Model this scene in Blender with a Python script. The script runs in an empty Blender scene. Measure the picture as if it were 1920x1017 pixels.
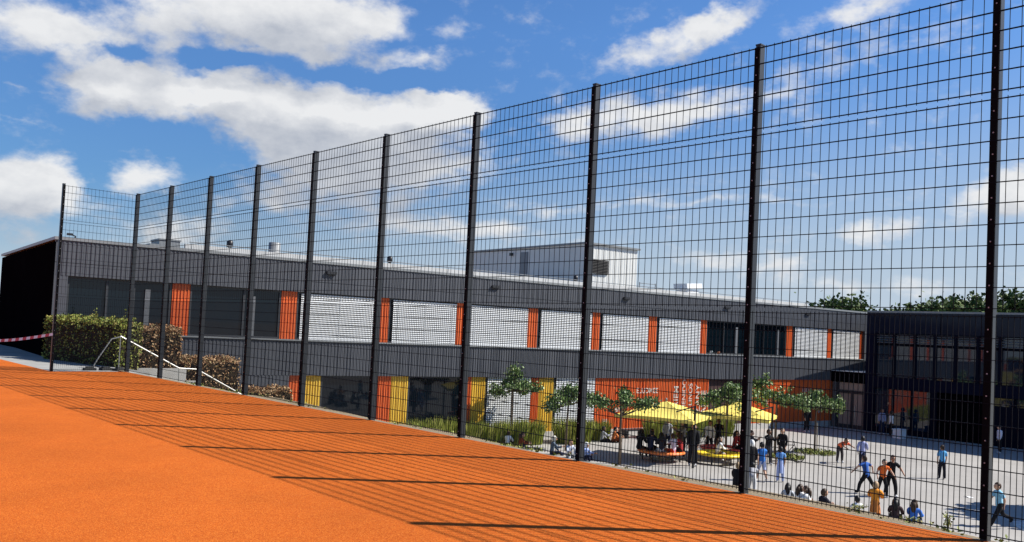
import bpy, bmesh, math, random
from mathutils import Vector, Matrix
R_ = math.radians
sc = bpy.context.scene
col = sc.collection

# ------------------------------------------------------------------ camera
cam_d = bpy.data.cameras.new('camera')
cam = bpy.data.objects.new('camera', cam_d); col.objects.link(cam)
PITCH, ROLL, YAW, EYE = 0.03991, 0.0485155, 0.73713, 1.6779
fw = Vector((math.sin(YAW)*math.cos(PITCH), math.cos(YAW)*math.cos(PITCH), math.sin(PITCH)))
r0 = Vector((math.cos(YAW), -math.sin(YAW), 0)); u0 = r0.cross(fw)
rt = r0*math.cos(ROLL)+u0*math.sin(ROLL); up = -r0*math.sin(ROLL)+u0*math.cos(ROLL)
m = Matrix((rt, up, -fw)).transposed().to_4x4(); m.translation = (0, 0, EYE)
cam.matrix_world = m
cam_d.sensor_width = 36; cam_d.lens = 1624.34/1920*36; cam_d.shift_y = 47.65/1920
cam_d.clip_start = 0.05; cam_d.clip_end = 2000
sc.camera = cam

# ------------------------------------------------------------------ world
SUN_AZ, SUN_EL = R_(127.7), R_(44.6)
sdir = Vector((math.sin(SUN_AZ)*math.cos(SUN_EL), math.cos(SUN_AZ)*math.cos(SUN_EL), math.sin(SUN_EL)))
w = bpy.data.worlds.new('World'); sc.world = w; w.use_nodes = True
nt = w.node_tree; nt.nodes.clear()
# cumulus banks in the sky: centre azimuth, elevation, half sizes (tens of degrees), tilt, weight
CL = [(1.256,1.621,0.466,0.197,2.8,1.0),(1.482,1.577,0.254,0.152,2.8,0.55),(1.673,1.521,0.193,0.081,2.8,-0.5),(1.839,1.717,0.261,0.187,2.8,0.6),(1.983,1.603,0.231,0.101,2.8,0.5),(2.281,1.85,0.641,0.198,2.8,0.95),(2.738,1.899,0.691,0.235,2.8,1.0),(3.006,1.962,0.489,0.181,2.8,0.7),
(2.851,1.722,0.381,0.133,-5.2,0.65),(2.266,1.599,0.286,0.065,2.8,-0.8),(3.307,1.573,0.528,0.081,-1.2,-0.7),(3.352,1.702,0.265,0.088,2.8,0.5),(3.578,1.743,0.195,0.088,2.8,0.55),(3.781,1.92,0.214,0.074,2.8,0.28),(3.151,1.851,0.211,0.1,2.8,0.3),(1.614,1.313,0.294,0.199,14.8,1.15),
(1.878,1.344,0.376,0.184,2.8,1.1),(2.249,1.352,0.503,0.202,-1.2,1.1),(2.639,1.348,0.514,0.207,-2.2,1.05),(3.045,1.31,0.488,0.19,-3.2,1.0),(3.494,1.361,0.459,0.172,2.8,1.0),(3.755,1.424,0.284,0.144,-7.2,0.95),(2.048,1.06,0.429,0.097,-2.2,-0.4),(2.589,1.088,0.375,0.167,-5.2,0.8),
(2.956,1.09,0.555,0.204,-1.2,0.95),(3.366,1.142,0.422,0.207,2.8,0.7),(3.002,0.874,0.589,0.178,2.8,0.75),(3.581,1.054,0.424,0.243,2.8,0.75),(2.609,0.739,0.374,0.122,2.8,0.5),(3.356,0.694,0.455,0.16,2.8,0.6),(2.083,0.5,0.395,0.131,2.8,0.8),(3.896,1.109,0.248,0.209,2.8,0.4),
(1.248,0.708,0.345,0.202,2.8,1.2),(1.084,0.582,0.363,0.241,2.8,1.0),(1.394,0.757,0.156,0.13,2.8,0.7),(1.875,0.814,0.241,0.129,2.8,1.05),(1.629,0.612,0.223,0.095,2.8,0.35),(4.926,1.801,0.319,0.088,20.8,0.6),(5.288,1.897,0.369,0.12,27.8,0.8),(5.572,2.032,0.296,0.104,22.8,0.75),
(5.013,1.44,0.494,0.171,10.8,0.75),(5.358,1.451,0.419,0.142,7.8,0.7),(4.595,1.346,0.32,0.111,12.8,0.6),(5.856,1.581,0.411,0.119,17.8,0.42),(6.024,1.431,0.237,0.092,12.8,0.3),(5.107,1.688,0.494,0.061,16.8,-0.3),(6.382,2.022,0.433,0.094,10.8,0.7),(6.631,1.801,0.457,0.093,14.8,0.38),
(6.265,1.813,0.402,0.096,16.8,0.35),(7.143,0.906,0.273,0.171,12.8,1.05),(7.283,0.961,0.214,0.169,2.8,0.8),(6.484,0.721,0.288,0.084,10.8,0.85),(5.912,0.489,0.254,0.101,2.8,0.7),(5.532,0.513,0.276,0.082,2.8,0.5),(6.155,0.395,0.367,0.067,2.8,0.35),(6.643,0.358,0.387,0.077,5.8,0.55),
(7.098,0.307,0.31,0.056,2.8,0.3),(4.097,0.649,0.283,0.098,10.8,0.7),(3.778,0.65,0.282,0.105,2.8,0.6),(4.627,0.656,0.141,0.056,2.8,0.5),(5.382,0.876,1.147,0.041,1.8,0.42),(4.335,0.853,0.425,0.063,2.8,0.3),(5.259,0.539,0.244,0.069,2.8,0.35),(6.589,1.221,0.196,0.064,2.8,0.3),
(1.267,1.045,0.371,0.021,-7.2,0.24),(1.663,1.001,0.481,0.025,-10.2,0.22),(1.201,1.234,0.215,0.018,-2.2,0.2),
(9.5,1.8,1.1,.4,0,1.0),(12.5,2.6,1.3,.5,0,1.0),(-1.5,1.5,1.0,.35,0,1.0),(-5,2.2,1.4,.5,0,1.0),(-9.5,1.6,1.2,.4,0,1.0),(16,2.0,1.2,.4,0,1.0),(-14,2.4,1.3,.5,0,1.0)]

def cloud_group():
    g = bpy.data.node_groups.new('cloud_density', 'ShaderNodeTree')
    g.interface.new_socket('Vector', in_out='INPUT', socket_type='NodeSocketVector')
    g.interface.new_socket('Density', in_out='OUTPUT', socket_type='NodeSocketFloat')
    n, l = g.nodes, g.links
    gi, go = n.new('NodeGroupInput'), n.new('NodeGroupOutput')
    nm = n.new('ShaderNodeVectorMath'); nm.operation = 'NORMALIZE'; l.new(gi.outputs[0], nm.inputs[0])
    def M(op, a, b=None, c=None):
        x = n.new('ShaderNodeMath'); x.operation = op
        for i, v in enumerate((a, b, c)):
            if v is None: continue
            if isinstance(v, (int, float)): x.inputs[i].default_value = v
            else: l.new(v, x.inputs[i])
        return x.outputs[0]
    # wobble of the direction so the cloud outlines billow
    nz = n.new('ShaderNodeTexNoise'); nz.inputs['Scale'].default_value = 14; nz.inputs['Detail'].default_value = 5; nz.inputs['Roughness'].default_value = .6
    mp = n.new('ShaderNodeMapping'); mp.inputs['Scale'].default_value = (1, 1, 1.7); l.new(nm.outputs[0], mp.inputs[0]); l.new(mp.outputs[0], nz.inputs['Vector'])
    sp = n.new('ShaderNodeSeparateXYZ'); l.new(nm.outputs[0], sp.inputs[0])
    sn = n.new('ShaderNodeSeparateColor'); l.new(nz.outputs['Color'], sn.inputs[0])
    az = M('MULTIPLY', M('ARCTAN2', sp.outputs[0], sp.outputs[1]), 5.7296)
    el = M('MULTIPLY', M('ARCSINE', sp.outputs[2]), 5.7296)
    az = M('MULTIPLY_ADD', M('SUBTRACT', sn.outputs[0], .5), .44, az)
    el = M('MULTIPLY_ADD', M('SUBTRACT', sn.outputs[1], .5), .30, el)
    cx = n.new('ShaderNodeCombineXYZ'); l.new(az, cx.inputs[0]); l.new(el, cx.inputs[1])
    acc = None
    for a, e, rx, ry, ang, wt in CL:
        mp = n.new('ShaderNodeMapping'); mp.vector_type = 'TEXTURE'
        mp.inputs['Location'].default_value = (a, e, 0); mp.inputs['Rotation'].default_value = (0, 0, R_(ang)); mp.inputs['Scale'].default_value = (rx*1.15, ry*1.15, 1)
        l.new(cx.outputs[0], mp.inputs[0])
        gr = n.new('ShaderNodeTexGradient'); gr.gradient_type = 'QUADRATIC_SPHERE' if False else 'SPHERICAL'; l.new(mp.outputs[0], gr.inputs[0])
        acc = M('MULTIPLY', gr.outputs['Fac'], wt) if acc is None else M('MULTIPLY_ADD', gr.outputs['Fac'], wt, acc)
    f2 = n.new('ShaderNodeTexNoise'); f2.inputs['Scale'].default_value = 30; f2.inputs['Detail'].default_value = 9; f2.inputs['Roughness'].default_value = .58
    mp = n.new('ShaderNodeMapping'); mp.inputs['Scale'].default_value = (1, 1, 1.6); l.new(nm.outputs[0], mp.inputs[0]); l.new(mp.outputs[0], f2.inputs['Vector'])
    d = M('MULTIPLY_ADD', M('SUBTRACT', f2.outputs['Fac'], .5), 1.4, M('MAXIMUM', M('MINIMUM', acc, 1.0), -.4))
    l.new(d, go.inputs[0])
    return g

def setup_world():
    n, l = nt.nodes, nt.links
    cg = cloud_group()
    tc = n.new('ShaderNodeTexCoord')
    def M(op, a, b=None, c=None):
        x = n.new('ShaderNodeMath'); x.operation = op
        for i, v in enumerate((a, b, c)):
            if v is None: continue
            if isinstance(v, (int, float)): x.inputs[i].default_value = v
            else: l.new(v, x.inputs[i])
        return x.outputs[0]
    def MR(v, a, b, c, d, smooth=True):
        x = n.new('ShaderNodeMapRange'); x.interpolation_type = 'SMOOTHSTEP' if smooth else 'LINEAR'
        l.new(v, x.inputs[0])
        for i, q in enumerate((a, b, c, d)): x.inputs[i+1].default_value = q
        return x.outputs[0]
    g1 = n.new('ShaderNodeGroup'); g1.node_tree = cg; l.new(tc.outputs['Generated'], g1.inputs[0])
    va = n.new('ShaderNodeVectorMath'); va.operation = 'ADD'; l.new(tc.outputs['Generated'], va.inputs[0])
    off = sdir*0.016+Vector((0, 0, .03)); va.inputs[1].default_value = off
    g2 = n.new('ShaderNodeGroup'); g2.node_tree = cg; l.new(va.outputs[0], g2.inputs[0])
    sky = n.new('ShaderNodeTexSky'); sky.sky_type = 'NISHITA'; sky.sun_disc = False
    sky.sun_elevation = SUN_EL; sky.sun_rotation = SUN_AZ; sky.altitude = 60; sky.air_density = 1.0; sky.dust_density = .35; sky.ozone_density = 2.2
    hs = n.new('ShaderNodeHueSaturation'); hs.inputs['Saturation'].default_value = 1.0
    tint = n.new('ShaderNodeVectorMath'); tint.operation = 'MULTIPLY'; l.new(sky.outputs[0], tint.inputs[0]); tint.inputs[1].default_value = (.70, 1.08, 1.52)
    # paler air towards the horizon, reaching higher on the sun's side
    sx = n.new('ShaderNodeSeparateXYZ'); l.new(tc.outputs['Generated'], sx.inputs[0])
    eld = M('MULTIPLY', M('ARCSINE', sx.outputs[2]), 57.296); azd = M('MULTIPLY', M('ARCTAN2', sx.outputs[0], sx.outputs[1]), 57.296)
    dim = n.new('ShaderNodeVectorMath'); dim.operation = 'SCALE'; l.new(tint.outputs[0], dim.inputs[0]); l.new(MR(eld, 3, 19, .66, 1, False), dim.inputs['Scale'])
    lim = MR(azd, 8, 75, 6.5, 21, False)
    hz = MR(M('DIVIDE', eld, lim), 1, 0, 0, 1)
    hm = n.new('ShaderNodeMix'); hm.data_type = 'RGBA'; l.new(M('MULTIPLY', hz, .96), hm.inputs['Factor']); l.new(dim.outputs[0], hm.inputs[6]); hm.inputs[7].default_value = (5.5, 6.5, 7.7, 1)
    l.new(hm.outputs[2], hs.inputs['Color'])
    cover = MR(g1.outputs[0], .02, .84, 0, 1)
    # self-shading: more cloud towards the sun means a greyer spot
    thick = M('MULTIPLY_ADD', g2.outputs[0], 1.15, M('MULTIPLY', g1.outputs[0], -.05))
    lit = MR(thick, -.15, 1.55, 1, 0, False)
    mixc = n.new('ShaderNodeMix'); mixc.data_type = 'RGBA'; l.new(lit, mixc.inputs['Factor'])
    mixc.inputs[6].default_value = (4.4, 4.8, 5.6, 1); mixc.inputs[7].default_value = (9.0, 9.05, 9.1, 1)
    mx = n.new('ShaderNodeMix'); mx.data_type = 'RGBA'
    l.new(M('MULTIPLY', cover, .96), mx.inputs['Factor']); l.new(hs.outputs[0], mx.inputs[6]); l.new(mixc.outputs[2], mx.inputs[7])
    bg = n.new('ShaderNodeBackground'); bg.inputs['Strength'].default_value = 0.055; l.new(mx.outputs[2], bg.inputs[0])
    out = n.new('ShaderNodeOutputWorld'); l.new(bg.outputs[0], out.inputs[0])
setup_world()
w.cycles.sampling_method = 'MANUAL'; w.cycles.sample_map_resolution = 512

sl = bpy.data.lights.new('sun', 'SUN'); sl.energy = 5.0; sl.angle = R_(.42); sl.color = (1, .955, .88)
so = bpy.data.objects.new('sun', sl); col.objects.link(so); so.location = sdir*60
so.rotation_euler = sdir.to_track_quat('Z', 'Y').to_euler()
sc.view_settings.view_transform = 'Standard'; sc.view_settings.look = 'None'; sc.view_settings.gamma = 1; sc.view_settings.use_curve_mapping = False
sc.view_settings.exposure = 0.8
sc.cycles.use_denoising = True
sc.cycles.max_bounces = 6; sc.cycles.glossy_bounces = 3; sc.cycles.transmission_bounces = 3; sc.cycles.diffuse_bounces = 3
sc.cycles.sample_clamp_indirect = 4

# ------------------------------------------------------------------ materials
MATS = {}
def mat(name, c, rough=.7, metal=0, spec=.5, ior=None, noise=None, bump=None, coord='Object', isl=None, coat=0):
    """noise=(scale, amount, detail) brightens/darkens; bump=(scale, strength, distance); isl=[colours] random per leaf"""
    if name in MATS: return MATS[name]
    m = bpy.data.materials.new(name); m.use_nodes = True; MATS[name] = m
    n, l = m.node_tree.nodes, m.node_tree.links
    b = n['Principled BSDF']; b.inputs['Base Color'].default_value = (*c, 1); b.inputs['Roughness'].default_value = rough
    b.inputs['Metallic'].default_value = metal; b.inputs['Specular IOR Level'].default_value = spec
    if ior: b.inputs['IOR'].default_value = ior
    if coat: b.inputs['Coat Weight'].default_value = coat; b.inputs['Coat Roughness'].default_value = .08
    tc = n.new('ShaderNodeTexCoord')
    src = None
    if isl:
        ge = n.new('ShaderNodeNewGeometry'); rp = n.new('ShaderNodeValToRGB'); l.new(ge.outputs['Random Per Island'], rp.inputs[0])
        while len(rp.color_ramp.elements) < len(isl): rp.color_ramp.elements.new(.5)
        for i, q in enumerate(isl):
            rp.color_ramp.elements[i].position = i/(len(isl)-1); rp.color_ramp.elements[i].color = (*q, 1)
        src = rp.outputs[0]
    if noise:
        nz = n.new('ShaderNodeTexNoise'); nz.inputs['Scale'].default_value = noise[0]; nz.inputs['Detail'].default_value = noise[2] if len(noise) > 2 else 6
        nz.inputs['Roughness'].default_value = .62
        l.new(tc.outputs[coord], nz.inputs['Vector'])
        mr = n.new('ShaderNodeMapRange'); mr.inputs[1].default_value = .25; mr.inputs[2].default_value = .75
        mr.inputs[3].default_value = 1-noise[1]; mr.inputs[4].default_value = 1+noise[1]; l.new(nz.outputs['Fac'], mr.inputs[0])
        mx = n.new('ShaderNodeVectorMath'); mx.operation = 'SCALE'
        if src: l.new(src, mx.inputs[0])
        else: mx.inputs[0].default_value = c
        l.new(mr.outputs[0], mx.inputs['Scale']); src = mx.outputs[0]
    if src: l.new(src, b.inputs['Base Color'])
    if bump:
        nb = n.new('ShaderNodeTexNoise'); nb.inputs['Scale'].default_value = bump[0]; nb.inputs['Detail'].default_value = 4; l.new(tc.outputs[coord], nb.inputs['Vector'])
        bp = n.new('ShaderNodeBump'); bp.inputs['Strength'].default_value = bump[1]; bp.inputs['Distance'].default_value = bump[2]
        l.new(nb.outputs['Fac'], bp.inputs['Height']); l.new(bp.outputs[0], b.inputs['Normal'])
    return m

def rubber_mat():
    """orange EPDM granulate: voronoi grains in a few orange tones, plus faint wear"""
    m = bpy.data.materials.new('orange_rubber_granulate'); m.use_nodes = True
    n, l = m.node_tree.nodes, m.node_tree.links; b = n['Principled BSDF']
    tc = n.new('ShaderNodeTexCoord')
    vo = n.new('ShaderNodeTexVoronoi'); vo.inputs['Scale'].default_value = 120; l.new(tc.outputs['Object'], vo.inputs['Vector'])
    sp = n.new('ShaderNodeSeparateColor'); l.new(vo.outputs['Color'], sp.inputs[0])
    rp = n.new('ShaderNodeValToRGB'); e = rp.color_ramp.elements
    e[0].position = 0; e[0].color = (.30, .056, .007, 1); e[1].position = 1; e[1].color = (.52, .15, .024, 1)
    for p, c in ((.3, (.39, .080, .009)), (.72, (.45, .102, .0125))):
        q = e.new(p); q.color = (*c, 1)
    l.new(sp.outputs[0], rp.inputs[0])
    nz = n.new('ShaderNodeTexNoise'); nz.inputs['Scale'].default_value = .55; nz.inputs['Detail'].default_value = 9; nz.inputs['Roughness'].default_value = .68; l.new(tc.outputs['Object'], nz.inputs['Vector'])
    mr = n.new('ShaderNodeMapRange'); mr.inputs[1].default_value = .3; mr.inputs[2].default_value = .7; mr.inputs[3].default_value = .86; mr.inputs[4].default_value = 1.12; l.new(nz.outputs['Fac'], mr.inputs[0])
    vm = n.new('ShaderNodeVectorMath'); vm.operation = 'SCALE'; l.new(rp.outputs[0], vm.inputs[0]); l.new(mr.outputs[0], vm.inputs['Scale'])
    l.new(vm.outputs[0], b.inputs['Base Color'])
    b.inputs['Roughness'].default_value = .9; b.inputs['Specular IOR Level'].default_value = .08
    bp = n.new('ShaderNodeBump'); bp.inputs['Strength'].default_value = .55; bp.inputs['Distance'].default_value = .004
    l.new(vo.outputs['Distance'], bp.inputs['Height']); l.new(bp.outputs[0], b.inputs['Normal'])
    MATS['rubber'] = m; return m

rubber = rubber_mat()
asphalt = mat('pale_asphalt', (.295, .280, .260), .92, spec=.2, noise=(.35, .16, 12), bump=(60, .3, .01))
concrete = mat('pale_concrete', (.38, .37, .35), .9, spec=.2, noise=(2.2, .13, 9), bump=(30, .25, .01))
sand = mat('sandy_gravel', (.215, .17, .11), .95, spec=.1, noise=(9, .3, 10), bump=(50, .8, .03))
drygrass = mat('dry_grass_bank', (.22, .20, .06), .95, spec=.1, noise=(3, .4, 10), bump=(40, 1, .05))
steel_dark = mat('anthracite_steel', (.013, .016, .020), .42, spec=.5, noise=(8, .15, 4))
wire_m = mat('anthracite_wire', (.005, .006, .010), .7, spec=.08)
bolt_m = mat('bolt_steel', (.32, .32, .32), .5, metal=.3)
clad = mat('anthracite_cladding', (.062, .066, .077), .5, spec=.4, noise=(.7, .09, 8))
clad_d = mat('dark_joint', (.02, .02, .023), .6)
black_shade_clad = mat('black_shade_cladding', (.003, .003, .004), .8, spec=.0, noise=(.6, .2, 6))  # near-black: the shade on the end wall is put into this colour
trim = mat('grey_metal_trim', (.19, .20, .205), .4, spec=.5, noise=(1.5, .1, 6))
white_m = mat('white_metal', (.80, .80, .79), .45, noise=(1.2, .06, 6))
orange = mat('orange_panel', (.62, .118, .027), .42, spec=.35, noise=(1.1, .07, 7))
yellow = mat('yellow_panel', (.68, .42, .05), .42, spec=.35, noise=(1.1, .07, 7))
glass = mat('dark_window_glass', (.002, .005, .008), .03, spec=.5, ior=1.46)
mirror_glass = mat('reflective_wing_glass', (.003, .013, .030), .03, spec=.5, ior=1.62)
frame_m = mat('dark_window_frame', (.030, .032, .036), .45)
frame_l = mat('grey_window_frame', (.12, .125, .135), .45)
blind_m = mat('silver_blind', (.70, .71, .71), .38, metal=.1, spec=.6)
plant_wall = mat('pale_plant_room_panel', (.56, .56, .53), .5, noise=(.8, .06, 6))
navy_dull = mat('navy_wall_panel', (.003, .004, .016), .6, spec=.06)
navy = mat('navy_glossy_panel', (.003, .005, .018), .1, spec=.22, noise=(1, .2, 5))
navy_frame = mat('navy_frame', (.003, .004, .012), .6, spec=.06)
parasol_m = mat('yellow_parasol_fabric', (.72, .575, .135), .85, spec=.1, noise=(3, .05, 5))
bark = mat('young_bark', (.16, .12, .085), .9, spec=.1, noise=(12, .35, 6), bump=(30, .6, .02))
leaf_g = mat('plane_leaves', (.06, .10, .03), .55, spec=.4, isl=[(.03, .065, .015), (.08, .15, .035), (.16, .24, .06), (.36, .42, .20)])
leaf_far = mat('far_leaves', (.05, .09, .03), .7, spec=.2, isl=[(.022, .046, .012), (.046, .082, .02), (.08, .12, .03), (.13, .155, .05)])
leaf_hedge = mat('hedge_leaves', (.08, .10, .03), .6, spec=.3, isl=[(.05, .075, .012), (.16, .20, .03), (.30, .32, .07), (.20, .15, .04)])
leaf_brown = mat('brown_beech_leaves', (.2, .1, .05), .7, spec=.25, isl=[(.10, .05, .022), (.25, .13, .055), (.38, .22, .11), (.52, .36, .21), (.17, .14, .05)])
hedge_core = mat('hedge_twigs_and_shade', (.03, .022, .014), .95, spec=.1)  # sprig stems, and a dark core that stands for shade inside the hedge
grass_m = mat('tall_grass', (.12, .14, .03), .7, spec=.2, isl=[(.09, .12, .015), (.20, .24, .03), (.32, .34, .07), (.42, .38, .12)])
steel = mat('stainless_steel', (.46, .45, .43), .4, metal=.85)
blackm = mat('black_painted_steel', (.012, .012, .014), .45)
rubber_b = mat('black_rubber', (.012, .012, .012), .8)
white_paint = mat('white_lettering', (.56, .47, .40), .6)

# ------------------------------------------------------------------ mesh builder
class MB:
    def __init__(s): s.v = []; s.f = []; s.mi = []
    def quad(s, a, b, c, d, k=0):
        i = len(s.v); s.v += [tuple(a), tuple(b), tuple(c), tuple(d)]; s.f.append((i, i+1, i+2, i+3)); s.mi.append(k)
    def poly(s, pts, k=0):
        i = len(s.v); s.v += [tuple(p) for p in pts]; s.f.append(tuple(range(i, i+len(pts)))); s.mi.append(k)
    def box(s, x0, x1, y0, y1, z0, z1, k=0):
        i = len(s.v)
        s.v += [(x, y, z) for z in (z0, z1) for (x, y) in ((x0, y0), (x1, y0), (x1, y1), (x0, y1))]
        for f in ((3, 2, 1, 0), (4, 5, 6, 7), (0, 1, 5, 4), (1, 2, 6, 5), (2, 3, 7, 6), (3, 0, 4, 7)):
            s.f.append(tuple(i+q for q in f)); s.mi.append(k)
    def obox(s, c, ax, ay, az, k=0):
        c = Vector(c); ax, ay, az = Vector(ax), Vector(ay), Vector(az); i = len(s.v)
        for z in (-1, 1):
            for x, y in ((-1, -1), (1, -1), (1, 1), (-1, 1)): s.v.append(tuple(c+ax*x+ay*y+az*z))
        for f in ((3, 2, 1, 0), (4, 5, 6, 7), (0, 1, 5, 4), (1, 2, 6, 5), (2, 3, 7, 6), (3, 0, 4, 7)):
            s.f.append(tuple(i+q for q in f)); s.mi.append(k)
    def tube(s, pts, rad, n=8, k=0, cap=True):
        pts = [Vector(p) for p in pts]
        if isinstance(rad, (int, float)): rad = [rad]*len(pts)
        rings = []; ref = None
        for j, p in enumerate(pts):
            t = (pts[min(j+1, len(pts)-1)]-pts[max(j-1, 0)]).normalized()
            if ref is None: ref = Vector((0, 0, 1)) if abs(t.z) < .9 else Vector((1, 0, 0))
            a = (ref-t*ref.dot(t)).normalized(); ref = a; b = t.cross(a)
            i = len(s.v); rings.append(i)
            for q in range(n):
                an = 2*math.pi*q/n; s.v.append(tuple(p+a*(rad[j]*math.cos(an))+b*(rad[j]*math.sin(an))))
        for j in range(len(rings)-1):
            for q in range(n):
                q2 = (q+1) % n; s.f.append((rings[j]+q, rings[j]+q2, rings[j+1]+q2, rings[j+1]+q)); s.mi.append(k)
        if cap:
            s.f.append(tuple(rings[0]+q for q in reversed(range(n)))); s.mi.append(k)
            s.f.append(tuple(rings[-1]+q for q in range(n))); s.mi.append(k)
    def lathe(s, c, prof, n=24, k=0, closed=False):
        c = Vector(c); rings = []
        for r, z in prof:
            i = len(s.v); rings.append(i)
            for q in range(n):
                an = 2*math.pi*q/n; s.v.append((c.x+r*math.cos(an), c.y+r*math.sin(an), c.z+z))
        seq = list(range(len(rings)-1))
        for j in seq:
            for q in range(n):
                q2 = (q+1) % n; s.f.append((rings[j]+q, rings[j]+q2, rings[j+1]+q2, rings[j+1]+q)); s.mi.append(k)
        if closed:
            for q in range(n):
                q2 = (q+1) % n; s.f.append((rings[-1]+q, rings[-1]+q2, rings[0]+q2, rings[0]+q)); s.mi.append(k)
        else:
            if prof[0][0] > 1e-4: s.f.append(tuple(rings[0]+q for q in reversed(range(n)))); s.mi.append(k)
            if prof[-1][0] > 1e-4: s.f.append(tuple(rings[-1]+q for q in range(n))); s.mi.append(k)
    def mesh(s, name, mats, smooth=False):
        me = bpy.data.meshes.new(name); me.from_pydata(s.v, [], s.f)
        if not isinstance(mats, (list, tuple)): mats = [mats]
        for q in mats: me.materials.append(q)
        if len(mats) > 1: me.polygons.foreach_set('material_index', s.mi)
        if smooth: me.polygons.foreach_set('use_smooth', [True]*len(me.polygons))
        me.update(); return me
    def build(s, name, mats, parent=None, smooth=False, loc=None):
        return link(name, s.mesh(name, mats, smooth), parent, loc)

def link(name, me, parent=None, loc=None, rz=0):
    o = bpy.data.objects.new(name, me); col.objects.link(o)
    if parent: o.parent = parent
    if loc is not None: o.location = loc
    if rz: o.rotation_euler = (0, 0, rz)
    return o
def tag(o, label=None, cat=None, group=None, kind=None):
    if label: o['label'] = label
    if cat: o['category'] = cat
    if group: o['group'] = group
    if kind: o['kind'] = kind
    return o
def empty(name, loc, label, cat, group=None, rz=0):
    o = bpy.data.objects.new(name, None); col.objects.link(o); o.location = loc; o.rotation_euler = (0, 0, rz)
    o.empty_display_size = .3
    return tag(o, label, cat, group)
def copy_tree(o, parent=None):
    c = o.copy(); col.objects.link(c)
    if parent: c.parent = parent
    for ch in list(o.children): copy_tree(ch, c)
    return c
def struct(o): o['kind'] = 'structure'; return o

YZ = -3.6                                  # level of the school yard; the sports court lies at 0
FX, FY = 8.5, 25.4                         # fence line and its far corner

# ------------------------------------------------------------------ ground
b = MB(); S_ = 900
b.quad((-S_, -S_, YZ), (S_, -S_, YZ), (S_, S_, YZ), (-S_, S_, YZ)); struct(b.build('yard', asphalt))
# raised terrace under the court with its planted bank down to the yard
b = MB()
b.box(-120, 8.49, -60, 25.49, YZ-.5, -.03); b.box(-120, 9.2, 25.492, 140, YZ-.5, -.03); struct(b.build('terrace', mat('grey_paving', (.27, .265, .25), .9, spec=.15, noise=(1.3, .2, 10))))
b = MB(); rng = random.Random(3)
prof = [(8.985, -.045), (9.25, -.10), (9.6, -.6), (11, -1.35), (14, -2.55), (17.2, -3.62)]
ys = [-60+i*1.5 for i in range(62)]
ys = [y for y in ys if y < 33]+[33.0]
jit = [[(rng.uniform(-.05, .05) if 0 < j < len(prof)-1 else 0) for j in range(len(prof))] for _ in ys]
for i in range(len(ys)-1):
    for j in range(1, len(prof)-1):
        p = lambda a, c: (prof[c][0], ys[a], prof[c][1]+jit[a][c])
        b.quad(p(i, j), p(i, j+1), p(i+1, j+1), p(i+1, j))
struct(b.build('bank', drygrass))
b = MB()
for i in range(len(ys)-1):
    b.quad((8.537, ys[i], -.006), (9.25, ys[i], -.10+jit[i][1]), (9.25, ys[i+1], -.10+jit[i+1][1]), (8.537, ys[i+1], -.006))
struct(b.build('verge', sand))
# the orange court: one slab, with a concrete edging along the fence
b = MB()
b.poly([(-70, -40, .0), (8.50, -40, .0), (8.50, 25.44, .0), (6.60, 25.44, .0), (6.60, 75, .0), (-70, 75, .0)])
struct(b.build('court', rubber))
b = MB()
b.box(8.503, 8.535, -40, 25.5, -.25, .002); b.box(6.603, 8.503, 25.443, 25.5, -.25, .004)
struct(b.build('kerb', mat('weathered_kerb', (.20, .18, .15), .95, spec=.1, noise=(6, .35, 8))))

# ------------------------------------------------------------------ fence
fence = empty('ball_stop_fence', (FX, FY, 0), 'tall anthracite wire mesh fence along the edge of the orange court', 'fence')
def mat_mesh(w_, z0, z1, vstep):
    """a double-rod mat in the local XZ plane, centred on x = 0"""
    b = MB(); x0, x1 = -w_/2, w_/2
    nv = int(round(w_/vstep))
    for i in range(nv+1):
        x = x0+.012+(w_-.024)*i/nv
        b.obox((x, 0, (z0+z1)/2), (.0027, 0, 0), (0, .0027, 0), (0, 0, (z1-z0)/2))
    nh = int(round((z1-z0)/.2))
    for i in range(nh+1):
        z = z0+.02+(z1-z0-.04)*i/nh
        for y in (-.0085, .0085):
            b.obox((0, y, z), (w_/2, 0, 0), (0, .0036, 0), (0, 0, .0033))
    return b.mesh('mesh_panel', wire_m)
LV = [(.04, 2.035, .05), (2.07, 4.03, .1), (4.065, 5.03, .1)]
long_m = [mat_mesh(2.5, a, c, v) for a, c, v in LV]
short_m = [mat_mesh(1.90, a, c, v) for a, c, v in LV]
b = MB(); b.box(-.012, .078, -.03, .03, -.3, 5.05); b.box(-.016, .082, -.034, .034, 5.05, 5.065)
post_me = b.mesh('post', steel_dark)
b = MB(); b.box(-.034, -.028, -.031, .031, .02, 5.02)
for i in range(25):
    z = .1+i*.2
    b.obox((-.036, 0, z), (.004, 0, 0), (0, .0055, 0), (0, 0, .0055), 1)
bar_me = b.mesh('clamping_bar', [mat('shaded_flat_bar', (.004, .004, .005), .7, spec=.05), bolt_m])  # bar darker than the post steel: shade of the court side is in its colour
def post(x, y, rz=0):
    p = link('post', post_me, fence, (x, y, 0), rz)
    link('clamping_bar', bar_me, p)
    return p
for k in range(13):
    post(0, -2.5*k)
post(-1.915, 0, R_(90))
for k in range(12):
    for me in long_m: link('mesh_panel', me, fence, (-.022, -2.5*k-1.25, 0), R_(90))
for me in short_m: link('mesh_panel', me, fence, (-.965, .0, 0))

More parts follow.
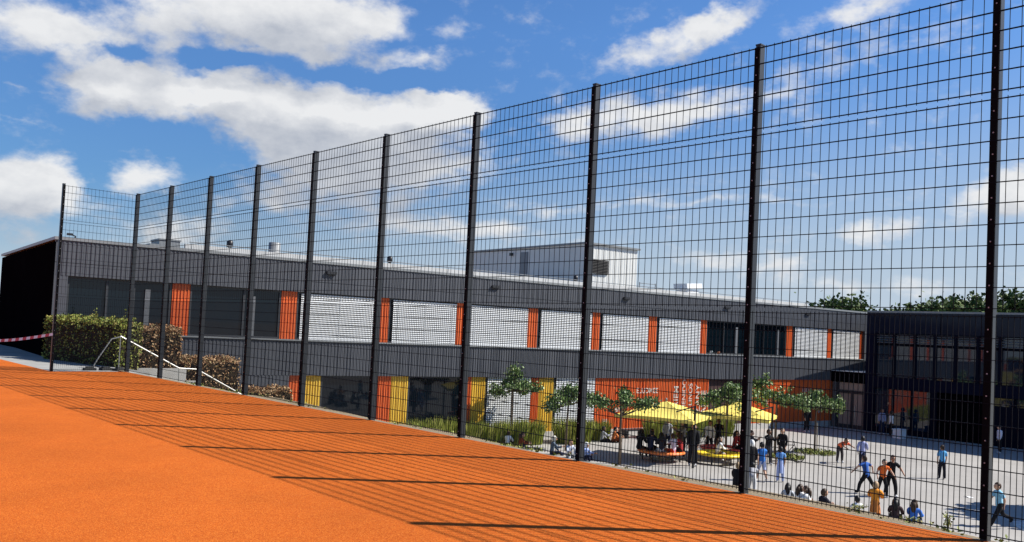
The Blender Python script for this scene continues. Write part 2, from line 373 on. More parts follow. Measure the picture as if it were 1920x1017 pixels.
# ------------------------------------------------------------------ main school building
FA = -.0963
main = empty('school_building', (8, 33, 0), 'long two storey school with anthracite cladding, orange panels and white window blinds', 'building', rz=FA)
def corrug(b, s0, s1, z0, z1, y, pitch, depth, k=0):
    """vertical trapezoid ribs, facing -y"""
    n = max(1, round((s1-s0)/pitch)); p = (s1-s0)/n
    xs = []
    for i in range(n):
        x = s0+i*p; xs += [(x, y), (x+p*.42, y), (x+p*.5, y-depth), (x+p*.92, y-depth)]
    xs.append((s1, y))
    for (xa, ya), (xb, yb) in zip(xs, xs[1:]): b.quad((xa, ya, z0), (xb, yb, z0), (xb, yb, z1), (xa, ya, z1), k)
    b.quad((s0, y, z1), (s1, y, z1), (s1, y+.1, z1), (s0, y+.1, z1), k)
    b.quad((s0, y+.1, z0), (s1, y+.1, z0), (s1, y, z0), (s0, y, z0), k)
SE = 56.0; ZS, ZT, ZL, ZR, ZP = .909, 2.86, -.555, 4.09, -3.25
# structural body behind everything
b = MB(); b.box(.45, SE, .24, 14.5, YZ-.2, 4.02); b.build('wall', clad_d, main)
b = MB()
corrug(b, .42, SE, ZT, 3.30, -.02, .15, .018); corrug(b, .42, SE, 3.32, ZR, -.02, .15, .018)
b.box(.42, SE, .082, .24, ZT, ZR-.002)
b.build('upper_cladding', clad, main)
b = MB(); b.box(.42, SE, -.002, .08, 3.296, 3.324); b.build('shadow_joint', clad_d, main)
b = MB(); corrug(b, .42, SE, ZL, ZS-.06, -.02, .15, .018); b.box(.42, SE, .082, .24, ZL, ZS-.062); b.build('middle_cladding', clad, main)
b = MB(); corrug(b, .42, 9.19, YZ-.1, ZL-.003, -.02, .15, .018); b.box(.42, 9.19, .082, .24, YZ-.1, ZL-.003); b.build('lower_cladding', clad, main)
b = MB(); b.box(.42, .86, -.022, .24, ZS-.06, ZT-.003); b.box(50.98, SE, -.022, .24, ZS-.06, ZT-.003); b.build('pier', clad, main)
b = MB(); b.box(.40, .419, -.03, 14.6, YZ-.1, 4.02); b.build('end_wall', black_shade_clad, main)
b = MB(); b.box(.36, SE, -.07, 14.7, 4.092, 4.20); b.build('roof_edge', trim, main)
b = MB(); b.box(5.2, 46.5, 1.5, 1.62, 4.2, 4.50); b.build('roof_upstand', mat('roof_membrane', (.46, .46, .45), .6, noise=(.9, .12, 6)), main)
b = MB(); b.tube([(5.3, 1.3, 4.56), (46.4, 1.3, 4.56)], .018, 6)
for i in range(28): b.tube([(5.4+i*1.5, 1.35, 4.2), (5.4+i*1.5, 1.3, 4.56)], .014, 5)
b.build('roof_rail', trim, main)
b = MB(); b.box(.86, 50.97, -.09, .2, ZS-.055, ZS-.004); b.build('window_sill', trim, main)
# orange and yellow ribbed panels
def panel(s0, s1, z0, z1, m_, name='ribbed_panel', y=.13, label=None):
    b = MB(); corrug(b, s0, s1, z0, z1, y, .13, .03); b.box(s0-.012, s0, y-.03, .24, z0, z1); b.box(s1, s1+.012, y-.03, .24, z0, z1)
    o = b.build(name, m_, main)
    if label: o['label'] = label
    return o
ORANGE_UP = [(4.46, 5.08), (8.74, 9.37), (13.13, 13.65), (17.24, 17.77), (21.43, 22.0), (25.65, 26.18), (29.87, 30.45), (34.12, 34.63), (38.43, 38.74), (42.32, 42.94), (46.69, 47.18), (50.56, 50.96)]
for s0, s1 in ORANGE_UP: panel(s0, s1, ZS, ZT-.004, orange)
LOW_O = [(9.22, 9.74), (13.32, 13.93), (17.80, 18.22), (21.83, 22.28)]
LOW_Y = [(9.77, 10.62), (13.96, 14.82), (18.25, 19.03), (22.31, 23.24)]
for s0, s1 in LOW_O: panel(s0, s1, ZP, ZL-.004, orange)
for s0, s1 in LOW_Y: panel(s0, s1, ZP, ZL-.004, yellow)
mural = panel(26.06, 34.96, ZP, ZL-.004, orange, 'orange_wall', y=.10)
mural2 = panel(38.68, 50.9, ZP, ZL-.004, orange, 'orange_wall', y=.10)
b = MB(); b.box(9.19, SE, .02, .22, YZ-.1, ZP-.003); b.build('plinth', concrete, main)
# windows
def window(s0, s1, z0, z1, mull, blind=False, light=()):
    b = MB(); t = .07; y0, y1 = .12, .22
    b.box(s0, s0+t, y0, y1, z0, z1); b.box(s1-t, s1, y0, y1, z0, z1); b.box(s0+t, s1-t, y0, y1, z1-t, z1); b.box(s0+t, s1-t, y0, y1, z0, z0+t)
    for q in mull: b.box(q-.04, q+.04, y0-.005, y1, z0+t, z1-t)
    f = b.build('window', frame_m, main)
    b = MB(); b.box(s0+t, s1-t, .185, .20, z0+t, z1-t); b.build('pane', glass, f)
    for q, hw in light:
        b = MB(); b.box(q-hw, q+hw, y0-.02, y1-.01, z0+t, z1-.3); b.build('mullion', frame_l, f)
    if blind:
        b = MB(); z = z0+.05; a0, a1 = s0+.16 if s1-s0 > 2.8 else s0+.08, s1-.03
        while z < z1-.06:
            # a curved slat, tilted nearly shut
            c0, c1, c2 = (.085, z), (.055, z+.036), (.062, z+.074)
            b.quad((a0, c0[0], c0[1]), (a1, c0[0], c0[1]), (a1, c1[0], c1[1]), (a0, c1[0], c1[1]))
            b.quad((a0, c1[0], c1[1]), (a1, c1[0], c1[1]), (a1, c2[0], c2[1]), (a0, c2[0], c2[1]))
            z += .088
        for q in (a0+.25, (a0+a1)/2, a1-.25): b.box(q-.008, q+.008, .046, .05, z0+.04, z1-.05)
        b.box(a0, a1, .05, .09, z0+.01, z0+.045)
        b.build('venetian_blind', blind_m, f)
    return f
window(.87, 4.42, ZS, ZT-.004, (2.18, 3.1), light=((3.57, .09),))
window(5.11, 8.71, ZS, ZT-.004, (7.2,), light=((7.6, .05),))
for s0, s1 in ((9.40, 13.10), (13.68, 17.21), (17.80, 21.40), (22.03, 25.62), (26.21, 29.84), (30.48, 34.09), (42.97, 46.66), (47.21, 50.53)):
    window(s0, s1, ZS, ZT-.004, (), True)
window(34.66, 38.40, ZS, ZT-.004, (36.2,), light=((37.38, .09),))
window(38.77, 42.29, ZS, ZT-.004, (40.0,), light=((41.44, .06),))
window(10.65, 13.29, ZP, ZL-.004, (), light=()); window(14.85, 17.77, ZP, ZL-.004, ())
window(19.06, 21.80, ZP, ZL-.004, (), True); window(23.27, 26.03, ZP, ZL-.004, (), True)
# dark doorway in the orange wall
b = MB(); b.box(34.985, 38.655, .20, .235, YZ+.02, ZL-.004); dr = b.build('doorway', mat('doorway_dark', (.035, .010, .008), .6), main)
b = MB(); b.box(35.0, 35.08, .12, .198, YZ+.02, ZL-.01); b.box(36.78, 36.86, .12, .198, YZ+.02, ZL-.01); b.box(38.56, 38.64, .12, .198, YZ+.02, ZL-.01); b.box(35.08, 36.78, .12, .198, -1.35, -1.25); b.box(36.86, 38.56, .12, .198, -1.35, -1.25)
b.build('door_frame', frame_m, dr)
# lettering on the orange wall
def text(body, s, z, size, rot=0, parent=mural, y=.062, m_=white_paint, outline=False):
    cu = bpy.data.curves.new('lettering', 'FONT'); cu.body = body; cu.size = size; cu.extrude = .004; cu.offset = .003
    t = bpy.data.objects.new('lettering', cu); col.objects.link(t)
    dg = bpy.context.evaluated_depsgraph_get(); me = bpy.data.meshes.new_from_object(t.evaluated_get(dg)); bpy.data.objects.remove(t)
    me.materials.clear(); me.materials.append(m_)
    me.transform(Matrix.Translation((s, y, z)) @ Matrix.Rotation(R_(90), 4, 'X') @ Matrix.Rotation(R_(rot), 4, 'Z'))
    return link('lettering', me, parent)
text('ELUDMEE', 29.05, -1.36, .40)
text('I', 31.92, -2.0, .5, 90); text('DRIEM', 32.42, -2.62, .58, 90); text('HENIDOCK', 33.03, -2.35, .46, 90); text('LINOS', 33.55, -2.1, .46, 90)
text('ZANY', 34.25, -2.55, .62, 90); text('ALTE', 34.78, -2.62, .62, 90)
text('T', 29.2, -1.95, .45); text('L', 31.0, -2.0, .5); text('I', 28.2, -2.0, .55); text('BIW', 27.5, -2.35, .34); text('E', 26.95, -2.9, .4, 90); text('K', 28.5, -1.9, .4)
text('S', 39.35, -1.9, .95, 0, mural2); text('KR', 40.6, -2.2, .45, 90, mural2)
text('LUDUS', 44.1, -1.35, .34, 0, mural2); text('SCHATZ', 46.2, -2.75, .42, 90, mural2)
# wall lights, roof equipment
for s, z in ((10.76, 3.74), (19.24, 3.75), (27.9, 3.73), (36.2, 3.70), (44.23, 3.72)):
    b = MB(); b.box(s-.22, s+.22, -.14, -.04, z-.06, z+.06); b.box(s-.20, s+.20, -.13, -.05, z-.075, z-.06); b.build('wall_light', blackm, main)
b = MB(); b.lathe((9.2, 2.4, 4.02), [(.30, 0), (.30, .05), (.25, .07), (.25, .95), (.20, .97)], 20); b.build('roof_vent', trim, main, True)
for s, y in ((7.2, 2.2), (14.6, 2.0), (26.2, 2.2)):
    b = MB(); b.lathe((s, y, 4.02), [(.06, 0), (.06, .55), (.13, .57), (.13, .80), (.05, .86)], 12); b.build('roof_vent', blackm, main, True)
b = MB(); b.tube([(1.35, 2, 4.02), (1.35, 2, 4.42), (1.22, 2, 4.46)], .03, 6); b.obox((1.16, 2, 4.47), (.1, 0, 0), (0, .05, 0), (0, 0, .04)); b.build('roof_camera', blackm, main)
b = MB(); b.box(4.35, 5.15, 2, 3.2, 4.02, 4.60); b.box(4.0, 4.35, 2, 3.2, 4.02, 4.42); b.box(4.32, 5.18, 1.97, 3.23, 4.60, 4.65); b.build('roof_unit', trim, main)
b = MB(); b.box(35.1, 36.1, 2.1, 3.0, 4.02, 4.72); b.obox((35.62, 2.55, 4.95), (.68, 0, .05), (0, .55, 0), (-.03, 0, .16)); b.box(34.85, 35.0, 2.3, 2.5, 4.6, 4.85); b.build('skylight', white_m, main)
b = MB()
for s in (30.9, 32.2): b.tube([(s, 2, 4.02), (s, 2, 4.85)], .03, 6)
b.tube([(30.9, 2, 4.62), (32.2, 2, 4.62)], .02, 6); b.tube([(30.9, 2, 4.8), (32.2, 2, 4.8)], .02, 6); b.build('roof_rail', trim, main)
pr = MB(); corrug(pr, 31.1, 35.6, 4.02, 7.36, 7, .25, .012); pr.box(31.1, 35.6, 7.101, 19.6, 4.02, 7.36)
prm = pr.build('plant_room', plant_wall, main)
b = MB(); b.box(30.98, 35.75, 6.85, 19.7, 7.363, 7.47); b.build('roof_edge', trim, prm)
b = MB(); b.box(31.45, 33.0, 6.93, 6.985, 5.55, 6.45); louv = b.build('louvre', blackm, prm)
b = MB()
for i in range(9): b.obox((32.22, 6.90, 5.62+i*.095), (.75, 0, 0), (0, .03, .03), (0, -.006, .006))
b.build('louvre_slats', mat('louvre_slat', (.012, .012, .014), .6, spec=.2), prm)
b = MB(); b.box(31.04, 31.095, 12.9, 13.7, 4.02, 7.1); b.build('door', mat('plant_room_door', (.16, .17, .18), .5), prm)
b = MB(); b.box(30.9, 31.09, 14.6, 14.8, 6.9, 7.1); b.build('wall_light', blackm, prm)

# ------------------------------------------------------------------ navy wing across the yard (local: x = along main facade, y = -(distance out from it))
X0 = 47.1
wing = empty('glazed_wing', (7.5414, 28.4829, 0), 'dark navy glazed school wing standing in shade on the right of the yard', 'building')
b = MB(); b.box(X0+.3, X0+13, -30, -2.6, YZ-.2, 4.0); b.build('wall', navy_frame, wing)
b = MB(); b.box(X0-.03, X0+13.1, -30.1, -2.5, 4.0, 4.12); b.build('roof_edge', trim, wing)
b = MB()
for i in range(12):
    y1 = -2.5-i*2.3; b.box(X0, X0+.3, y1-2.27, y1, 2.72, 3.995)
b.build('fascia', navy, wing)
b = MB(); b.box(X0, X0+.3, -30, -2.5, -.78, -.12); b.box(X0, X0+.3, -3.1, -2.5, YZ-.1, -.783); b.box(X0, X0+.3, -3.1, -2.5, -.117, 2.717); b.build('navy_wall', navy_dull, wing)
b = MB(); y = -3.1; k = 0
def wing_window(o0, o1, z0, z1, name='window', mull=True):
    b = MB(); t = .05
    b.box(X0+.02, X0+.16, -o0-t, -o0, z0, z1); b.box(X0+.02, X0+.16, -o1, -o1+t, z0, z1); b.box(X0+.02, X0+.16, -o1+t, -o0-t, z1-t, z1); b.box(X0+.02, X0+.16, -o1+t, -o0-t, z0, z0+t)
    f = b.build(name, navy_frame, wing)
    b = MB(); b.box(X0+.10, X0+.12, -o1+t, -o0-t, z0+t, z1-t); b.build('pane', mirror_glass, f)
    return f
edges = [3.07, 4.27, 5.55, 6.75, 7.95, 9.2, 10.4, 11.7, 12.95, 14.2, 15.45, 16.7, 17.95, 20.1]
for a, c in zip(edges, edges[1:]):
    wing_window(a+.08, c-.02, -.115, 1.96)
    f = wing_window(a+.08, c-.02, 2.02, 2.715, 'clerestory')
    b = MB()
    for i in range(4): b.obox((X0+.03, -(a+c)/2-.03, 2.12+i*.15), (.05, 0, .02), (0, (c-a)/2-.11, 0), (.004, 0, -.008))
    b.build('louvre', frame_l, f)
    b = MB(); b.box(X0-.02, X0+.2, -a-.078, -a+.018, -.115, 2.715); b.build('post', navy_frame, wing)
b = MB(); b.box(X0+.02, X0+.298, -30, -20.2, -.115, 2.715); b.build('navy_wall', navy, wing)
for a, c in ((3.12, 4.28), (4.30, 5.46), (5.48, 6.62)): wing_window(a, c, -3.3, -.785)
b = MB(); b.box(X0, X0+.3, -6.64, -3.103, YZ-.1, -3.303); b.box(X0-.01, X0+.299, -10.0, -9.645, YZ-.1, -.783); b.box(X0-.01, X0+.299, -6.97, -6.643, YZ-.1, -.783); b.box(X0, X0+.29, -30, -10.003, YZ-.1, -1.35); b.build('navy_wall', navy_frame, wing)
for i in range(8): wing_window(10.05+i*1.25, 11.25+i*1.25, -1.347, -.785)
b = MB(); b.box(X0+.25, X0+.296, -9.64, -6.973, YZ-.1, -.785); b.build('recess', black_shade_clad, wing)
# entrance link between the two buildings, with its white flat roof
link_b = empty('entrance_link', (8, 33, 0), 'glazed entrance with flat white roof in the corner between the two school buildings', 'entrance', rz=FA)
b = MB(); b.box(X0+.02, X0+4.2, -2.49, -.06, .06, .10); b.build('roof', white_m, link_b)
b = MB(); b.box(X0, X0+4.2, -2.49, -.05, -.62, .057); b.build('fascia', black_shade_clad, link_b)
b = MB(); b.box(X0+.02, X0+.1, -.42, -.24, YZ, -.623); b.build('post', frame_l, link_b)
b = MB(); b.box(X0+.02, X0+.14, -.60, -.45, YZ, -.623); b.box(X0+.02, X0+.14, -2.49, -2.40, YZ, -.623); b.box(X0+.02, X0+.14, -1.70, -1.52, YZ, -1.32); b.box(X0+.02, X0+.14, -2.40, -.60, -1.32, -1.12); b.box(X0+.02, X0+.14, -2.40, -.60, YZ, YZ+.25)
b.build('door_frame', frame_m, link_b)
for o0, o1, z0, z1, nm in ((.62, 1.50, YZ+.26, -1.33, 'door'), (1.72, 2.38, YZ+.26, -1.33, 'door'), (.62, 2.38, -1.11, -.63, 'transom_window')):
    b = MB(); b.box(X0+.07, X0+.09, -o1, -o0, z0, z1); dd = b.build(nm, mat('lit_interior_glass', (.34, .25, .20), .06, spec=.5, ior=1.5), link_b)  # pane colour stands for the lit beige interior behind the glass
    if nm == 'door':
        b = MB(); b.tube([(X0+.02, -o0-.1, YZ+.7), (X0+.02, -o0-.1, YZ+1.5)], .018, 6); b.build('handle', steel, dd)
b = MB(); b.box(X0+.11, X0+4.1, -2.48, -.1, YZ, -.63); b.build('wall', mat('link_interior', (.10, .07, .055), .7), link_b)

# ------------------------------------------------------------------ stairs, rail, walls by the far corner
st = empty('garden_stairs', (9, 26.5, 0), 'concrete stairs going down from the court to the yard beside the brown hedges', 'stairs')
b = MB()
x, z = 0.0, -.03
for i in range(21):
    rise = .17; tread = .32 if i not in (6, 13) else .85
    b.box(x, x+tread, 0, 1.6, z-rise-.4, z-rise); x += tread; z -= rise
b.build('steps', concrete, st)
rail = empty('handrail', (8.9, 27.3, 0), 'bright steel handrail sloping down the stairs beyond the fence', 'handrail')
rp = [(.02, .35), (.02, .95), (1.85, .0), (2.42, -.03), (3.97, -.85), (4.6, -1.18), (6.6, -2.22)]
b = MB(); b.tube([(x, 0, z) for x, z in rp[1:]], .022, 8); b.build('rail', steel, rail)
for x, zt in ((.02, .95), (1.85, .0), (2.42, -.03), (3.97, -.85), (6.5, -2.18)):
    b = MB(); b.tube([(x, 0, zt-.95), (x, 0, zt)], .016, 6); b.build('post', mat('dull_steel', (.20, .20, .19), .5, metal=.6), rail)
b = MB(); b.tube([(.02, 0, .93), (-.25, -.05, .86), (-.6, -.1, .3), (-.72, -.1, .06)], .02, 6); b.build('rail_end', mat('dull_steel', (.20, .20, .19), .5, metal=.6), rail)
rw = MB(); rw.box(9.3, 11.45, 28.45, 28.68, -1.6, -.09); rw.box(11.452, 11.9, 28.45, 28.68, -2.0, -.5)
tag(rw.build('retaining_wall', concrete), 'low pale concrete wall in front of the tall brown hedge', 'wall')
for i, (x, y) in enumerate(((7.85, 26.45), (8.30, 26.48), (8.62, 26.3))):
    b = MB(); b.box(-.16, .16, -.1, .1, 0, .07); b.box(-.10, .10, -.06, .06, .07, .11)
    o = b.build('rubber_foot', rubber_b, None, False, (x, y, -.028)); o.rotation_euler.z = .2*i
    tag(o, ['leftmost black rubber foot block lying on the pale path', 'middle black rubber foot block lying on the pale path', 'black rubber foot block nearest the corner post of the fence'][i], 'foot block', 'rubber foot blocks on the path')
# red and white tape from the end post to the left
b = MB(); A = Vector((6.56, 25.38, 1.0)); B = Vector((5.2, 29.6, .66)); n = 26
for i in range(n):
    t0, t1 = i/n, (i+1)/n
    P = A.lerp(B, t0); Q = A.lerp(B, t1); P.z -= .10*math.sin(math.pi*t0); Q.z -= .10*math.sin(math.pi*t1); h = Vector((.006, .0, .038))
    d = Vector((.002, .001, 0))
    for s in (1, -1): b.quad(P-h+d*s, Q-h+d*s, Q+h+d*s, P+h+d*s, i % 2)
tag(b.build('barrier_tape', [mat('tape_white', (.8, .8, .8), .5), mat('tape_red', (.5, .02, .025), .5)]), 'red and white barrier tape tied to the end post of the fence', 'tape')

# ------------------------------------------------------------------ vegetation
def leaf_quads(b, rng, p, size, k=0, flat=.0):
    a = Vector((rng.gauss(0, 1), rng.gauss(0, 1), rng.gauss(0, 1)*(1-flat))).normalized()
    c = a.orthogonal().normalized(); c.rotate(Matrix.Rotation(rng.uniform(0, 6.28), 3, a)); d = a.cross(c)
    s = size*rng.uniform(.65, 1.3); c *= s*.5; d *= s*.36
    p = Vector(p); b.poly((p-c, p+d*.9-c*.15, p+c, p-d*.9-c*.15), k)
def hedge(name, label, x0, x1, y0, y1, z0, zb, mats, seed, n, size, sprigs=0, group='hedges by the stairs', loc=None, rz=0):
    rng = random.Random(seed); b = MB()
    lx, ly, lz = x1-x0, y1-y0, z0
    def bump(x, y): return .05*math.sin(x*5.3+seed)+.05*math.sin(x*11+y*7)
    b.box(x0+.07, x1-.07, y0+.07, y1-.07, zb, z0-.14, 1)
    for i in range(n):
        f = rng.random(); q = rng.random()
        if f < .40: p = (rng.uniform(x0, x1), rng.uniform(y0, y1), z0+rng.uniform(-.2, .05))
        elif f < .75: p = (rng.uniform(x0, x1), y0+rng.uniform(-.05, .16), rng.uniform(zb, z0))
        elif f < .87: p = (x0+rng.uniform(-.04, .16), rng.uniform(y0, y1), rng.uniform(zb, z0))
        else: p = (x1-rng.uniform(-.04, .16), rng.uniform(y0, y1), rng.uniform(zb, z0))
        if p[2] > z0-.3: p = (p[0], p[1], p[2]+bump(p[0], p[1]))
        leaf_quads(b, rng, p, size)
    for i in range(sprigs):
        x, y = rng.uniform(x0+.2, x1-.2), rng.uniform(y0+.2, y1-.2); h = rng.uniform(.15, .42)
        b.tube([(x, y, z0-.2), (x+.03, y, z0+h)], .006, 4, 1)
        for j in range(int(h*45)): leaf_quads(b, rng, (x+rng.uniform(-.04, .06), y+rng.uniform(-.04, .04), z0+h*rng.random()), size*.8)
    o = b.build(name, mats, None, False, loc); o.rotation_euler.z = rz
    return tag(o, label, 'hedge', group)
hedge('hedge', 'green topped clipped hedge in front of the leftmost school window', 0, 4.7, 0, .8, 1.40, -.4, [leaf_hedge, hedge_core], 5, 7000, .085, 6, loc=(8.1, 32.5, 0), rz=R_(-78.3))
hedge('hedge', 'tall brown beech hedge behind the top of the handrail', 9.75, 11.5, 29, 30.4, 1.22, -1.4, [leaf_brown, hedge_core], 6, 5200, .085)
hedge('hedge', 'lower brown beech hedge beside the lower half of the handrail', 11.6, 13.6, 29, 30.4, .20, -2.2, [leaf_brown, hedge_core], 7, 5000, .085)
hedge('hedge', 'smallest brown hedge, just left of the first orange ground floor panel', 14.1, 15.7, 29, 30.2, -.86, -3.3, [leaf_brown, hedge_core], 8, 3500, .085)

def young_tree(x, y, h, crowns, seed, label, stake=False, dead=False):
    rng = random.Random(seed)
    t = empty('young_plane_tree', (x, y, YZ), label, 'tree', 'young trees planted in the yard')
    th = h-1.05; lean = rng.uniform(-.06, .06)
    b = MB(); b.tube([(0, 0, -.05), (lean*.3, .01, th*.5), (lean, 0, th), (lean*1.1, 0, th+.5)], [.055, .045, .04, .02], 8)
    ends = []
    for cx, cy, cz, rx, rz_ in crowns:
        for j in range(5):
            e = Vector((cx+rng.uniform(-.6, .6)*rx, cy+rng.uniform(-.6, .6)*rx, cz+rng.uniform(-.5, .5)*rz_))
            mid = Vector((lean, 0, th)).lerp(e, .5)+Vector((0, 0, -.08))
            b.tube([(lean, 0, th-.02), mid, e], [.025, .016, .006], 5); ends.append(e)
    tr = b.build('trunk', bark, t, True)
    b = MB()
    for cx, cy, cz, rx, rz_ in crowns:
        clumps = [(Vector((cx+rng.gauss(0, .5)*rx, cy+rng.gauss(0, .5)*rx, cz+rng.gauss(0, .5)*rz_)), rng.uniform(.10, .22)) for _ in range(int(34*rx))]
        for c, r in clumps:
            for _ in range(int(r*270)):
                v = Vector((rng.gauss(0, .5), rng.gauss(0, .5), rng.gauss(0, .42)))*r*1.3
                leaf_quads(b, rng, c+v, .125, 0, .3)
    b.build('crown', leaf_g, t)
    if stake:
        b = MB(); b.tube([(.16, -.05, 0), (.12, -.03, 1.5)], .03, 6); b.build('stake', mat('stake_wood', (.42, .36, .27), .8), t)
    return t
young_tree(27.7, 30.1, 3.55, [(0, 0, 2.75, .75, .32), (.02, 0, 3.25, .32, .28), (-.85, .1, 2.5, .35, .18), (.85, -.2, 2.62, .42, .22)], 1, 'first young tree from the left, with a rounded crown peak, by the tall grass')
young_tree(28.5, 27.3, 3.15, [(0, 0, 2.4, .7, .34), (.2, 0, 2.75, .4, .2), (-.75, .2, 2.05, .32, .18), (.95, -.3, 2.35, .42, .2)], 2, 'second young tree from the left, standing behind a thick fence post')
young_tree(27.8, 23.5, 3.05, [(.05, 0, 2.6, .5, .26), (-.85, .55, 2.55, .45, .2), (.85, -.5, 2.55, .5, .2), (0, 0, 2.9, .25, .15)], 3, 'third young tree from the left with flat spreading crown, left of the yellow parasols')
young_tree(33.2, 22.0, 3.5, [(0, 0, 2.8, .8, .38), (-.7, .5, 2.7, .5, .25), (.3, 0, 3.2, .4, .2)], 4, 'young tree with full crown above the second yellow parasol')
young_tree(37.1, 21.9, 3.5, [(-.6, .4, 2.9, .75, .38), (.35, -.1, 2.75, .6, .3), (-.7, .5, 3.4, .4, .22), (1.0, -.7, 2.55, .5, .2)], 5, 'young tree with wide crown in front of the orange wall right of the parasols')
young_tree(40.1, 21.5, 3.2, [(-.3, .2, 2.5, .65, .24), (.6, -.4, 2.5, .55, .22), (0, 0, 2.8, .3, .15), (1.15, -.7, 2.35, .3, .16)], 6, 'rightmost young tree with a pale stem and planted bed at its foot', True)

def grass_clump(x, y, r, h, n, seed, label, z=YZ):
    rng = random.Random(seed); b = MB()
    for i in range(n):
        a, q = rng.uniform(0, 6.28), r*math.sqrt(rng.random())*.75
        p = Vector((q*math.cos(a), q*math.sin(a), 0)); hh = h*rng.uniform(.55, 1.05); w_ = rng.uniform(.008, .018)
        lean = Vector((math.cos(a), math.sin(a), 0))*rng.uniform(.05, .35)*hh*(.4+q/r)
        s = Vector((-math.sin(a), math.cos(a), 0)); s.rotate(Matrix.Rotation(rng.uniform(-1.2, 1.2), 3, 'Z'))
        m1 = p+lean*.35+Vector((0, 0, hh*.6)); e = p+lean+Vector((0, 0, hh))
        b.poly((p-s*w_, p+s*w_, m1+s*w_*.8, e, m1-s*w_*.8))
    return tag(b.build('ornamental_grass', grass_m, None, False, (x, y, z)), label, 'grass clump', 'clumps of tall grass along the school wall')
def fpt(s, o):
    return (8+s*math.cos(FA)-o*math.sin(-FA), 33+s*math.sin(FA)-o*math.cos(FA))
GR = [(15.2, .9, .75, 1.25, 'leftmost tall grass clump, under the second ground floor window'), (16.4, .8, .8, 1.3, 'tall grass clump under the right half of the second ground floor window'), (17.6, .8, .7, 1.15, 'tall grass clump behind the fence post right of the second ground floor window'),
 (18.6, 1.0, .75, 1.1, 'tall grass clump at the foot of the third yellow panel'), (19.7, 1.3, .85, 1.2, 'tall grass clump behind the first young tree'), (20.8, 1.2, .8, 1.2, 'tall grass clump below the first ground floor blind, right of the tree'),
 (22.9, 1.6, .85, 1.25, 'dark based tall grass clump behind the second young tree'), (23.8, 1.4, .7, 1.1, 'tall grass clump left of the thick fence post at the second blind'), (25.3, 1.2, .6, 1.05, 'tall grass clump at the left end of the orange wall'),
 (29.0, 1.6, .75, 1.15, 'darkest green clump left under the first yellow parasol'), (30.3, 1.6, .7, 1.0, 'green clump under the middle of the first yellow parasol'), (31.6, 1.7, .75, 1.1, 'green clump between the two yellow parasols'), (32.9, 1.7, .75, 1.1, 'green clump behind the second parasol, left of its pole'), (34.2, 1.7, .7, 1.05, 'rightmost green clump behind the second parasol')]
for i, (s, o, r, h, lab) in enumerate(GR):
    x, y = fpt(s, o); grass_clump(x, y, r*1.05, h, 1000, 20+i, lab)
# weeds on the sandy verge and ground cover in the tree beds
b = MB(); rng = random.Random(77)
for i in range(420):
    y = rng.uniform(-2, 22); x = rng.uniform(8.72, 9.15); h = rng.uniform(.02, .07)
    if math.sin(y*2.1)+math.sin(y*.7+1) < rng.uniform(-.6, 1.4): continue
    z = -.01-(x-8.57)*.135
    for j in range(5): leaf_quads(b, rng, (x+rng.uniform(-.04, .04), y+rng.uniform(-.05, .05), z+h*rng.random()), .045)
tag(b.build('weeds', leaf_hedge), None, None, None, 'stuff')
for x, y, r, lab in ((40.1, 21.5, 1.0, 'low planted bed at the foot of the rightmost young tree'), (37.0, 21.2, .8, 'low planted bed at the foot of the young tree right of the parasols')):
    b = MB()
    for i in range(1300):
        a, q = rng.uniform(0, 6.28), r*math.sqrt(rng.random()); leaf_quads(b, rng, (q*math.cos(a), q*math.sin(a), rng.uniform(.01, .15)), .09)
    o = tag(b.build('planting_bed', leaf_hedge, None, False, (x, y, YZ)), lab, 'plant bed', 'planted beds round the young trees')
def weed(x, y, z, r, h, seed, lab):
    rng = random.Random(seed); b = MB()
    for i in range(9): b.tube([(0, 0, 0), (rng.uniform(-r, r)*.5, rng.uniform(-r, r)*.5, h*.6), (rng.uniform(-r, r), rng.uniform(-r, r), h*rng.uniform(.7, 1))], .004, 4)
    for i in range(50): leaf_quads(b, rng, (rng.uniform(-r, r), rng.uniform(-r, r), h*rng.uniform(.15, 1)), .028)
    tag(b.build('weed_plant', leaf_hedge, None, False, (x, y, z)), lab, 'plant', 'weeds beside the fence')
weed(8.95, 4.3, -.06, .10, .10, 1, 'yellow green weed on the sandy strip by the seated girls')
weed(9.0, 3.4, -.06, .05, .16, 2, 'tall thin weed on the sandy strip just left of the big right post')
weed(9.0, 3.75, -.06, .10, .06, 3, 'small flat weed between the other weeds near the big right post')

def far_tree(x, y, z0, h, r, seed, label):
    rng = random.Random(seed); t = empty('broadleaf_tree', (x, y, z0), label, 'tree', 'trees beyond the school roofs')
    b = MB(); b.tube([(0, 0, -.2), (.1, 0, h*.35), (.05, .1, h*.7)], [.35, .27, .1], 8)
    for j in range(6):
        a = j*1.05; b.tube([(.08, 0, h*.35), (math.cos(a)*r*.4, math.sin(a)*r*.4, h*.62), (math.cos(a)*r*.7, math.sin(a)*r*.7, h*.75)], [.14, .08, .03], 6)
    b.build('trunk', bark, t, True)
    b = MB()
    for c in range(150):
        v = Vector((rng.gauss(0, 1), rng.gauss(0, 1), rng.gauss(0, 1))).normalized()*rng.uniform(.2, 1)
        cc = Vector((v.x*r, v.y*r, h*.64+v.z*h*.34)); cr = rng.uniform(.6, 1.15)*r*.27
        for i in range(95):
            q = Vector((rng.gauss(0, .55), rng.gauss(0, .55), rng.gauss(0, .5)))*cr
            leaf_quads(b, rng, cc+q, .52)
    b.build('crown', leaf_far, t)
